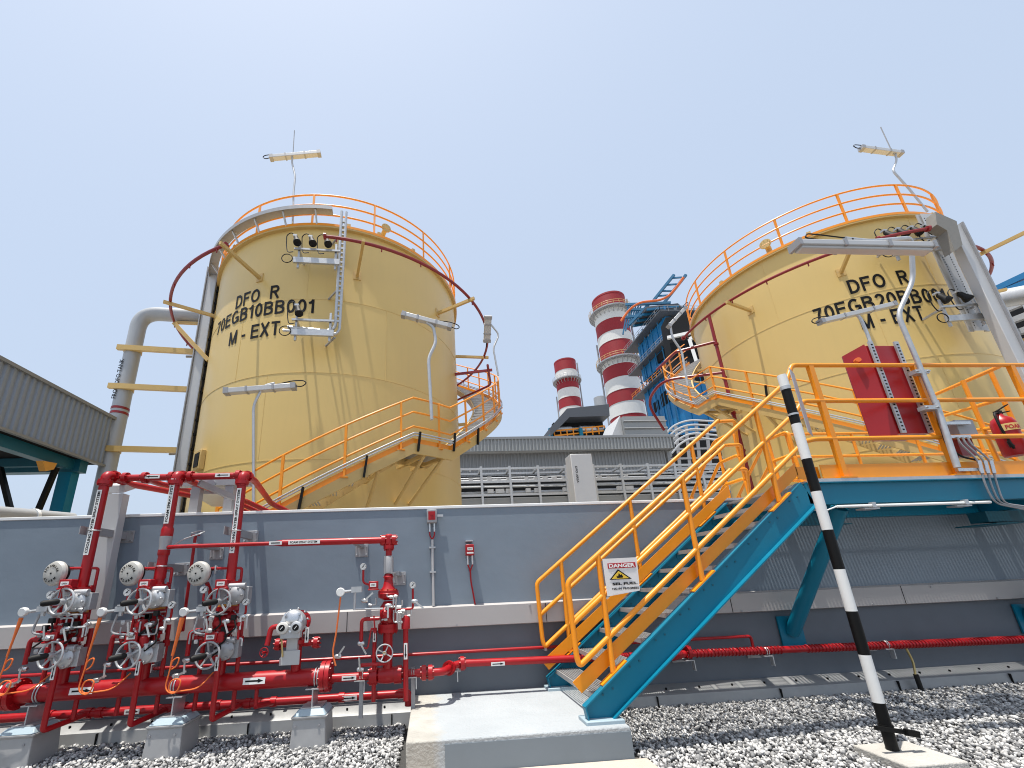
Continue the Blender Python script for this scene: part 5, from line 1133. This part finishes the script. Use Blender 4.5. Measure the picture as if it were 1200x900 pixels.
# small supports of thin pipe
def hook(px, py, Y, label):
    c = onY(px, py, Y); t = thing('pipe_support', label, 'bracket', c, 'small steel hook brackets under the thin red pipe')
    m = MB(); m.bb(c.x-.09, c.x+.09, WY-.008, WY+.0, c.z-.11, c.z-.02) if Y > 5.2 else m.bb(c.x-.02, c.x+.02, Y-.02, Y+.02, .2, c.z-.05); m.build('base_plate', galvD, t)
    m = MB(); m.bb(c.x-.07, c.x+.04, Y-.06, WY-.01 if Y > 5.2 else Y+.05, c.z-.052, c.z-.044); m.bb(c.x+.03, c.x+.04, Y-.06, Y+.0, c.z-.16, c.z-.05); m.build('arm', galv, t)
    m = MB()
    for d in (-.012, .012): m.torus((c.x+d, Y, c.z), (1, 0, 0), .044, .006, 16, 5)
    m.build('u_bolt', silver, t)
for px, py, Y_, l in ((424, 791, YP, 'hook bracket under the thin red pipe left of the valve stack'), (484, 787, YP, 'hook bracket right of the valve stack by the pad'), (532, 780, 5.36, 'hook bracket on the wall above the concrete pad'), (806, 768, 5.36, 'hook bracket on the wall just right of the stair foot'), (897, 763, 5.36, 'hook bracket on the wall left of the teal brace foot'), (1037, 755, 5.36, 'hook bracket on the wall behind the striped pole')):
    c = onY(px, py, Y_); hook(px, py, Y_, l)

# call points & conduits on the wall
def callpoint(px, py, label, kind):
    c = onY(px, py, WY-.03); t = thing('call_point', label, 'fire call point', (c.x, WY, c.z), 'red fire call points on the wall')
    s = .13 if kind else .105
    m = MB(); m.bb(c.x-s/2, c.x+s/2, WY-.13, WY, c.z-s*.65, c.z+s*.65); b = m.build('housing', galvD if kind else red, t, bevel=.008)
    if kind:
        m = MB(); m.bb(c.x-.045, c.x+.045, WY-.137, WY-.13, c.z-.05, c.z+.06); m.build('front_plate', red, b); m = MB(); m.tube((c.x, WY-.15, c.z+.03), (c.x, WY-.136, c.z+.03), .02, 12); m.build('button', red, b)
        m = MB(); m.bb(c.x+.07, c.x+.15, WY-.05, WY-.03, c.z+.0, c.z+.03); m.build('side_lug', galv, b)
    else:
        m = MB(); m.bb(c.x-.033, c.x+.033, WY-.134, WY-.131, c.z-.005, c.z+.03); pl = m.build('window', white, b); flattext('lettering', 'FIRE', (c.x-.022, WY-.137, c.z+.004), (1, 0, 0), (0, 0, 1), .044, .016, black, pl)
        m = MB(); m.bb(c.x-.042, c.x+.042, WY-.134, WY-.131, c.z-.047, c.z-.028); m.build('label_strip', white, b)
    m = MB()
    for dx in (-.03, .03): m.tube((c.x+dx, WY-.06, c.z-s*.65), (c.x+dx, WY-.06, c.z-s*.65-.11), .013, 8)
    m.build('cable_gland', silver, t)
    m = MB(); zb = c.z-s*.65-.11
    if kind: m.path([(c.x-.03, WY-.06, zb), (c.x-.03, WY-.06, zb-.05), (c.x, WY-.05, zb-.10), (c.x+.03, WY-.06, zb-.05), (c.x+.03, WY-.06, zb)], .009, 7, bend=.04)
    else: m.path([(c.x-.03, WY-.06, zb), (c.x, WY-.055, zb-.08), (c.x, WY-.05, zb-.2), (c.x+.03, WY-.05, 1.32), (c.x+.04, WY-.04, 1.24)], .010, 7, bend=.05); m.path([(c.x+.03, WY-.06, zb), (c.x, WY-.055, zb-.08)], .009, 6)
    m.build('cable', red, t)
    if kind:
        m = MB(); m.tube((c.x, WY-.04, zb-.1), (c.x+.0, WY-.04, 1.24), .017, 10); cdt = m.build('conduit', greyduct, t)
        m = MB()
        for z in (zb-.2, 1.65): m.bb(c.x-.04, c.x+.04, WY-.06, WY, z-.01, z+.01)
        m.build('saddle', galv, cdt)
    else:
        m = MB(); m.bb(c.x-.045, c.x+.045, WY-.09, WY, c.z+.11, c.z+.125); m.build('rain_hood', galv, t)
callpoint(506, 606, 'grey boxed red call point with a long conduit on the wall', 1)
callpoint(550, 645, 'small red call point with a loose red cable, right one on the wall', 0)

# ================================================================== ACCESS STAIR AND PLATFORM
YN, YF = 4.20, 5.44                        # near and far stringer
xS0, zS0, xS1, zS1 = 1.36, .40, 4.06, 2.40  # stringer top line
sl = (zS1-zS0)/(xS1-xS0)
def zl_(x): return zS0+sl*(x-xS0)
st = thing('access_stair', 'teal steel stair with orange handrails climbing over the wall', 'stairs', (1.4, YN, .27))
for Y_, s_ in ((YN, -1), (YF, 1)):
    m = MB(); y0 = Y_-.008
    m.prism([(xS0, y0, zS0), (xS1, y0, zS1), (xS1+.10, y0, zS1-.235), (xS0+.235, y0, .285), (xS0+.02, y0, .285)], (0, .016, 0))
    sg = m.build('stringer', teal, st)
    Yf = Y_-.03
    m = MB(); m.bar((xS0-.005, Yf, zS0+.0), (xS1, Y_-s_*.03, zS1), .075, .012); m.bar((xS0+.235, Yf, .288), (xS1+.10, Yf, zS1-.235), .075, .012); m.bar((xS0, Yf, zS0), (xS0+.02, Yf, .285), .075, .012)
    m.build('flange', teal, sg)
    m = MB()
    for k in range(9):
        x = xS0+.16+k*.29
        for dx, dz in ((.03, -.06), (.13, -.09)): m.tube((x+dx, Y_-.014, zl_(x+dx)+dz), (x+dx, Y_+.018, zl_(x+dx)+dz), .010, 8)
    m.build('bolt', tealD, sg)
    m = MB(); m.bb(xS0-.02, xS0+.33, Y_-.10, Y_+.12, .24, .30); m.build('base_pad', cyanc, st, bevel=.008)
for k in range(9):
    x = xS0+.13+k*.295; z = zl_(x)-.02
    if k == 0: z = zl_(x)-.01
    m = MB(); w_ = .26
    for j in range(10): m.bb(x-.02+j*w_/9.5, x-.02+j*w_/9.5+.005, YN+.012, YF-.012, z-.03, z)
    for j in range(28): yy = YN+.03+j*(YF-YN-.06)/27; m.bb(x-.018, x+w_-.03, yy-.003, yy+.003, z-.012, z-.003)
    m.bb(x-.03, x-.02, YN+.012, YF-.012, z-.045, z+.002); m.bb(x+w_-.025, x+w_-.02, YN+.012, YF-.012, z-.035, z); m.build('tread', grating_m, st)
    m = MB(); m.bb(x-.03, x+w_-.02, YN+.01, YN+.016, z-.1, z-.03); m.bb(x-.03, x+w_-.02, YF-.016, YF-.01, z-.1, z-.03); m.build('tread_angle', teal, st)
RZ = 1.06
def orail(Y_, s_, xe_, hh=(RZ, .70, .36)):
    yo = Y_
    m = MB(); x0 = xS0-.02
    top = [(xS0+.01, yo, zl_(xS0)+.42)] if 0 else None
    # end loop: top rail start -> down -> lower rail
    zt0, zb0_ = zl_(x0)+1.13, zl_(x0)+.50
    x2 = xS1+.2
    def L(h): return [(x2, yo, zl_(x2)+h)]
    m.path([(x2, yo, zl_(x2)+RZ+.02), (x0, yo, zl_(x0)+RZ+.02), (x0+.01, yo, zl_(x0)+.41), (x0+.03, yo, zl_(x0)+.34), (x2, yo, zl_(x2)+.33)], .026, 12, bend=.05)
    m.path([(x0+.005, yo, zl_(x0)+.70), (x2, yo, zl_(x2)+.69)], .024, 12)
    return m
for Y_, nm in ((YN, 'near'), (YF, 'far')):
    m = orail(Y_, 1, 0); rl = m.build('handrail', orange, st); lab(rl, nm+' side orange handrail')
    for xp in (1.68, 2.72, 3.76):
        m = MB(); m.tube((xp, Y_, zl_(xp)+.02), (xp, Y_, zl_(xp)+RZ+.02), .026, 12); m.bar((xp-.13, Y_-.0, zl_(xp-.13)+.016), (xp+.13, Y_, zl_(xp+.13)+.016), .07, .016); m.build('post', orange, rl)
    m = MB(); yy = Y_+(.06 if Y_ == YN else -.06); x0, x1 = xS0+.02, xS1+.06
    m.prism([(x0, yy, zl_(x0)+.07), (x0-.075, yy, zl_(x0)+.165), (x1, yy, zl_(x1)+.195), (x1, yy, zl_(x1)+.055)], (0, .008, 0)); m.build('toe_board', orange, st)
# warning sign tied to the first post
t = thing('danger_sign', 'white DANGER sign with flame triangle hanging on the stair rail', 'sign', onY(727, 675, YN-.04))
A, B, C_, D_ = onY(706, 655, YN-.04), onY(746, 653, YN-.05), onY(750, 692, YN-.05), onY(712, 699, YN-.04)
ux = (B-A).normalized(); w_ = (B-A).length; h_ = (A-D_).length; dn = (D_-A).normalized()
m = MB(); m.prism([A, B, C_, D_], (0, .006, 0)); sg = m.build('board', signw, t)
o0 = A+V(0, -.004, 0)
def sp(u, v): return o0+(B-A)*u+(D_-A)*v
m = MB(); m.prism([sp(.12, .13), sp(.93, .13), sp(.93, .27), sp(.12, .27)], (0, .003, 0)); rb = m.build('red_band', signr, sg)
flattext('lettering', 'DANGER', sp(.15, .25)+V(0, -.003, 0), ux, -dn, w_*.75, h_*.10, white, rb, .04)
m = MB(); m.prism([sp(.40, .30), sp(.76, .57), sp(.12, .57)], (0, .002, 0)); tb = m.build('triangle_border', black, sg)
m = MB(); m.prism([sp(.405, .345)+V(0, -.003, 0), sp(.68, .55)+V(0, -.003, 0), sp(.18, .55)+V(0, -.003, 0)], (0, .002, 0)); m.build('triangle', signy, tb)
m = MB(); m.add([sp(.42+a, .5+b)+V(0, -.007, 0) for a, b in ((-.09, .03), (-.1, -.03), (-.05, -.01), (-.02, -.1), (.02, -.04), (.05, -.07), (.09, .0), (.07, .03))], [tuple(range(8))]); m.build('flame', black, tb, smooth=False)
flattext('lettering', 'SEL FUEL', sp(.18, .72)+V(0, -.002, 0), ux, -dn, w_*.72, h_*.07, black, sg, .04)
flattext('lettering', 'NG IN PROGRESS', sp(.16, .84)+V(0, -.002, 0), ux, -dn, w_*.76, h_*.055, black, sg, .03)

# platform
ZP = 2.42; PX1 = 10.5; PYB = 5.75
pt = thing('platform', 'teal and orange steel walkway platform on braces over the wall', 'platform', (4.1, YN, ZP))
m = MB(); m.bb(xS1+.04, PX1, YN-.008, YN+.008, ZP-.255, ZP-.03); m.bb(xS1+.06, PX1, YN-.05, YN+.07, ZP-.037, ZP-.025); m.bb(xS1+.10, PX1, YN-.012, YN+.07, ZP-.262, ZP-.25); m.build('front_beam', teal, pt)
m = MB()
for x in (4.95, 7.85): m.bb(x-.008, x+.008, YN+.02, 5.55, ZP-.26, ZP-.04); m.bb(x-.06, x+.06, YN+.02, 5.55, ZP-.268, ZP-.255); m.bb(x-.06, x+.06, YN+.02, 5.55, ZP-.04, ZP-.035)
m.bb(xS1+.1, PX1, 5.42, 5.436, ZP-.26, ZP-.04); m.bb(xS1+.1, PX1, 5.38, 5.48, ZP-.268, ZP-.255)
m.bb(xS1+.3, 4.94, YN+.02, YN+.1, ZP-.45, ZP-.26) if 0 else None
m.build('cross_beam', teal, pt)
# channel bracket under left end
m = MB(); A = onY(985, 590, 5.0)
m.bb(4.1, 5.1, 4.92, 4.935, 2.02, 2.16); m.bb(4.1, 5.25, 4.88, 4.97, 2.01, 2.02); m.build('channel', tealD, pt)
# gratings
m = MB()
x = xS1+.08
while x < PX1:
    m.bb(x, x+.024, YN+.03, PYB, ZP-.03, ZP); x += .050
for yy in np.arange(YN+.1, PYB, .1): m.bb(xS1+.08, PX1, yy, yy+.006, ZP-.012, ZP-.003)
m.build('grating', grating_m, pt, smooth=False)
m = MB(); m.bb(xS1+.08, PX1, YN-.045, YN+.0, ZP-.024, ZP+.012); m.build('edge_angle', galv, pt)
m = MB(); m.bb(xS1+.3, PX1, YN+.010, YN+.018, ZP+.013, ZP+.18); m.prism([(xS1+.05, YN+.06, zl_(xS1)+.055), (xS1+.05, YN+.06, zl_(xS1)+.195), (xS1+.32, YN+.06, ZP+.17), (xS1+.32, YN+.06, ZP+.02)], (0, .008, 0)); m.build('toe_board', orange, pt)
# diagonal braces to wall
for foot, top in (((930, 745), (985, 600)), ((1205, 720), (1262, 585))):
    A = onY(*foot, WY-.03); x = A.x
    m = MB(); P0, P1 = V(x, WY-.02, .72), V(x+.02, YN+.25, ZP-.27)
    m.tube(P0, P1, .082, 14); br = m.build('brace', teal, pt)
    m = MB(); m.bb(x-.16, x+.16, WY-.02, WY, .55, .92); m.bb(x-.08, x+.08, YN+.12, YN+.38, ZP-.28, ZP-.265); m.build('foot_plate', teal, br)
m = MB(); A = onY(1160, 585, 5.3); m.bb(A.x-.45, A.x+1.5, 5.1, 5.3, 2.0, 2.14); m.bb(A.x-.5, A.x-.1, 5.0, 5.45, 1.96, 1.975); m.build('wall_bracket', tealD, pt)
# platform rails
def prail(pts, hs=(.48, .93, 1.42), r=.027, base=ZP):
    m = MB()
    for h in hs: m.path([Vector(p)+V(0, 0, h) for p in pts], r, 12, bend=.04)
    return m
xt_ = xS1+.32
m = MB()
for hP, hS in ((1.42, RZ+.02), (.95, .69), (.48, .33)):
    m.path([(xS1+.19, YN, zl_(xS1+.19)+hS), (xt_+.0, YN, ZP+hP), (PX1, YN, ZP+hP)], .027, 12, bend=.05)
fr = m.build('handrail', orange, pt); lab(fr, 'front orange handrail of the platform')
for px in (968, 1095, 1213):
    x = onY(px, 490, YN).x
    for dx in (0,):
        m = MB(); m.bar((x+dx, YN, ZP+.0), (x+dx, YN, ZP+1.42), .058, .05); m.bb(x-.10, x+.10, YN-.05, YN+.04, ZP+.013, ZP+.03); m.build('post', orange, fr)
# back rails of platform (beyond) and returns
m = MB()
yb = PYB-.03
for h in (1.1, .73, .36):
    m.path([(xS1+.2, YF, zl_(xS1+.2)+h-.04), (4.55, YF+.05, ZP+h+.12), (4.62, YF+.2, ZP+h-.25)], .024, 10, bend=.06)
m.build('handrail', orange, pt)
# inner stair descending into the bund behind the wall
it = thing('inner_stair', 'orange railed steel stair going down behind the wall to the tanks', 'stairs', (4.7, 6.0, 0))
for xx in (4.62, 5.5):
    m = MB()
    for h in (1.1, .74, .38):
        m.path([(xx, PYB-.1, ZP+h-.38), (xx, PYB-.1, ZP+h), (xx, PYB+.35, ZP+h), (xx, PYB+2.6, ZP+h-1.9)], .024, 10, bend=.08)
    rl = m.build('handrail', orange, it)
    for yy in (.3, 1.2, 2.2):
        m = MB(); zz = ZP-max(0, yy-.35)*.85; m.tube((xx, PYB+yy, zz-.05), (xx, PYB+yy, zz+1.1), .024, 10); m.build('post', orange, rl)
    m = MB(); m.bar((xx, PYB+.3, ZP-.1), (xx, PYB+2.7, ZP-2.1), .02, .22); m.build('stringer', tankY2, it)
for k in range(9):
    m = MB(); m.bb(4.64, 5.48, PYB+.35+k*.25, PYB+.6+k*.25, ZP-.15-k*.21, ZP-.12-k*.21); m.build('tread', grating_m, it)
# rail group at right, receding over wall
m = MB()
for (a, b) in (((1170, 430), (1060, 478)), ((1172, 468), (1090, 492)), ((1172, 500), (1090, 512))):
    A = onY(*a, YN+.25); B = onY(*b, 6.6); m.path([A, B], .025, 10)
rr2 = m.build('handrail', orange, pt); lab(rr2, 'orange handrail crossing back over the wall')
for a, b in (((1160, 434), (1192, 520)), ((1128, 446), (1150, 520))):
    A = onY(*a, 4.8); m = MB(); m.tube((A.x, 4.8, ZP), A, .026, 10); m.build('post', orange, rr2)
m = MB()
for z, (p0, p1) in ((0, ((850, 428), (1010, 468))),): pass
# back platform rails: behind the cabinet
m = MB()
for h in (1.1, .73, .36): m.path([(5.5, PYB+.05, ZP+h), (PX1, PYB+.05, ZP+h)], .022, 10)
bk = m.build('handrail', orange, pt); lab(bk, 'rear orange handrail of the platform')
for x in np.arange(5.6, PX1, 1.1):
    m = MB(); m.tube((x, PYB+.05, ZP), (x, PYB+.05, ZP+1.1), .022, 10); m.build('post', orange, bk)

# conduit along beam
t = thing('beam_conduit', 'white conduit with clamps along the front teal beam', 'conduit', onY(985, 605, YN-.07))
z_ = ZP-.30; m = MB(); xa, xb = onY(984, 606, YN-.05).x, onY(1163, 595, YN-.05).x
m.tube((xa, YN-.05, z_), (xb, YN-.05, z_), .016, 10); m.path([(xa, YN-.05, z_), (xa-.12, YN-.02, z_-.04), (xa-.16, YN+.1, z_)], .008, 6, bend=.03); m.build('conduit', white, t)
m = MB()
for px in (1025, 1135):
    x = onY(px, 600, YN-.05).x; m.bb(x-.09, x+.09, YN-.04, YN+.06, z_-.035, z_-.018); m.bb(x-.02, x+.02, YN-.075, YN-.03, z_-.02, z_+.035)
m.build('clamp', galv, t)
# cables + junction boxes near the mast
t = thing('junction_box', 'grey junction box with three glands and looping conduits on the platform rail', 'electrical box', onY(1125, 505, YN-.05))
A = onY(1128, 503, YN+.05); m = MB(); m.bb(A.x-.10, A.x+.14, YN+.02, YN+.12, A.z-.09, A.z+.11); m.build('box', galvD, t, bevel=.006)
m = MB()
for py in (496, 512): B = onY(1115, py, YN-.02); m.bb(B.x-.1, B.x+.24, YN-.03, YN+.0, B.z-.018, B.z+.018)
B = onY(1130, 551, YN-.03); m.bb(B.x-.1, B.x+.2, YN-.05, YN-.02, B.z-.015, B.z+.02); m.build('mounting_rail', silver, t)
m = MB(); A2 = onY(1140, 520, YN+.0); m.box(A2+V(-.03, .1, -.02), (.2, .12, .22)); m.build('red_box', redD, t)
for k in range(3):
    p0 = onY(1122+k*6, 512, YN-.04); p1 = onY(1147+k*7, 540, YN-.07); p2 = onY(1155+k*7, 570, YN-.07)
    m = MB(); m.path([p0, p0+V(0, 0, -.08), p1, p2, onY(1166+k*5, 590, YN-.07), onY(1205, 598-k*2, YN-.05)], .010, 7, bend=.09); cb = m.build('cable', galvD, t)
    m = MB(); d_ = (p2-p1).normalized(); m.tube(p1, p1+d_*.15, .018, 10); m.build('gland', silver, cb)
m = MB(); m.path([onY(1097, 478, YN-.03), onY(1103, 500, YN-.04), onY(1108, 520, YN-.04), onY(1125, 535, YN-.05), onY(1148, 540, YN-.05)], .011, 7, bend=.08); m.build('lead', rubber, t)
# red cabinet on perforated channels
t = thing('red_cabinet', 'red sheet metal cabinet strapped to the platform rail by perforated channels', 'cabinet', onY(1035, 460, YN+.2))
yc = YN+.08
c1, c2, c3, c4 = onY(1021, 405, yc), onY(1051, 403, yc), onY(1087, 505, yc), onY(1057, 508, yc)
zb_, zt__ = c4.z, c1.z; xl, xr = (c1.x+c4.x)/2-.02, (c2.x+c3.x)/2+.02
m = MB(); bkx = .30
m.prism([(xl-.05, yc, zb_), (xr+.0, yc, zb_), (xr, yc, zt__), (xl-.05, yc, zt__)], (0, .30, 0)); cb = m.build('body', redC, t, bevel=.006)
m = MB(); m.prism([(xl-.055, yc+.0, zb_-.02), (xl-.055, yc, zt__+.02), (xl-.22, yc+.16, zt__-.06), (xl-.22, yc+.16, zb_-.02)], (.01, .02, 0)); lab(m.build('door', redC, t), 'red cabinet door standing ajar to the left')
m = MB(); q = V(xl-.15, yc+.08, zt__-.18); m.tube(q, q+V(-.02, -.05, 0), .03, 12); m.build('knob', hose_o, t)
for x in (xl+.0, xr-.04):
    m = MB(); m.bb(x-.03, x+.03, yc-.035, yc-.015, zb_-.0, zt__+.04); ch = m.build('channel', galv, t)
    m = MB()
    for k in range(26): z = zb_+.03+k*(zt__-zb_)/26; m.bb(x-.012, x+.012, yc-.0375, yc-.035, z, z+.018)
    m.build('slot', black, ch)
# fire extinguisher
t = thing('fire_extinguisher', 'red foam fire extinguisher in clear wrap on the platform', 'fire extinguisher', onY(1185, 533, 4.45))
A, B = onY(1171, 490, 4.45), onY(1190, 533, 4.45); cx_ = onY(1182, 512, 4.45).x; zb_ = ZP+.015+.0
zt__ = A.z; zb_ = onY(1190, 535, 4.45).z
m = MB(); m.lathe([(.02, zb_), (.10, zb_+.01), (.11, zb_+.04), (.11, zt__-.08), (.09, zt__-.02), (.04, zt__+.02), (.03, zt__+.05)], (cx_, 4.45, 0), n=24); bd = m.build('cylinder', red, t)
m = MB(); m.arcband((cx_, 4.45),   .1125, .116, lambda a: zt__-.19, lambda a: zt__-.10, 200, 340, 16); lb = m.build('label_band', foamlab, bd)
cyltext('lettering', 'FOAM', (cx_, 4.45), .118, 215, 290, zt__-.175, .055, signr, lb)
m = MB(); m.box((cx_, 4.45, zt__+.07), (.06, .05, .05)); m.bar((cx_-.02, 4.45, zt__+.09), (cx_+.13, 4.42, zt__+.17), .03, .012); m.bar((cx_-.02, 4.45, zt__+.06), (cx_+.12, 4.42, zt__+.08), .03, .012); m.build('valve_handle', black, t)
m = MB(); m.path([(cx_-.03, 4.44, zt__+.07), (cx_-.14, 4.4, zt__+.05), (cx_-.17, 4.38, zt__-.15), (cx_-.11, 4.38, zb_+.08)], .013, 8, bend=.1); m.lathe([(.013, 0), (.024, -.08)], (cx_-.15, 4.38, zb_+.18), (-.4, 0, 1), 10); m.build('hose', rubber, t)

# striped pole
xp, yp = onY(1046, 878, 3.69).x, 3.69
t = thing('marker_pole', 'black and white striped pole standing on a concrete block', 'pole', (xp, yp, 0))
ys = [(440, 0), (461, 1), (511, 0), (553+1, 1), (577, 0)]
def zp(py): return onY(921+(1046-921)*(py-440)/438, py, yp).z
edges = [440, 457, 497, 538, 576, 621, 667, 716, 767, 823, 878]
cols = [0, 1, 0, 1, 0, 1, 0, 1, 0, 1]
for i in range(10):
    z1, z0 = zp(edges[i]), zp(edges[i+1]) if i < 9 else .08
    m = MB(); m.tube((xp, yp, z0), (xp, yp, z1), .042, 20); lab(m.build('stripe', black if cols[i] else white, t), ('black' if cols[i] else 'white')+' stripe of the pole')
m = MB(); m.lathe([(.046, -.02), (.046, .02)], (xp, yp, zp(455)), n=20); m.lathe([(.046, -.01), (.046, .01)], (xp, yp, zp(486)), n=20); m.build('clamp_ring', galv, t)
m = MB(); m.prism([(xp+.08, yp-.02, zp(507)), (xp+.26, yp+.12, zp(507)), (xp+.26, yp+.12, zp(432)), (xp+.08, yp-.02, zp(432))], (.004, -.006, 0)); m.build('sign_plate', galv, t)
m = MB(); q = zp(852); m.bar((xp-.15, yp-.06, q+.02), (xp+.13, yp-.06, q-.03), .03, .03); m.box((xp+.13, yp-.075, q-.03), (.10, .04, .045), ry=.2); m.lathe([(.05, -.02), (.05, .02)], (xp, yp, q), n=16); m.build('foot_clamp', black, t)
m = MB(); m.bb(xp-.19, xp+.3, yp-.28, yp+.16, -.02, .075); tag(m.build('pole_base', concB, bevel=.012), 'rough pale concrete block under the striped pole', 'concrete block')
# earth cable at kerb
t = thing('earth_cable', 'yellow green earth cable dropping in a black sleeve at the kerb', 'cable', onY(1075, 800, 5.35))
m = MB(); A = onY(1062, 760, 5.38); m.path([A, onY(1070, 775, 5.37), onY(1073, 792, 5.34)], .012, 8, bend=.05); m.build('cable', brass, t)
m = MB(); m.tube(onY(1073, 790, 5.34), onY(1082, 815, 5.34), .026, 10); m.build('sleeve', rubber, t)

# haze is thin at this range: no volume
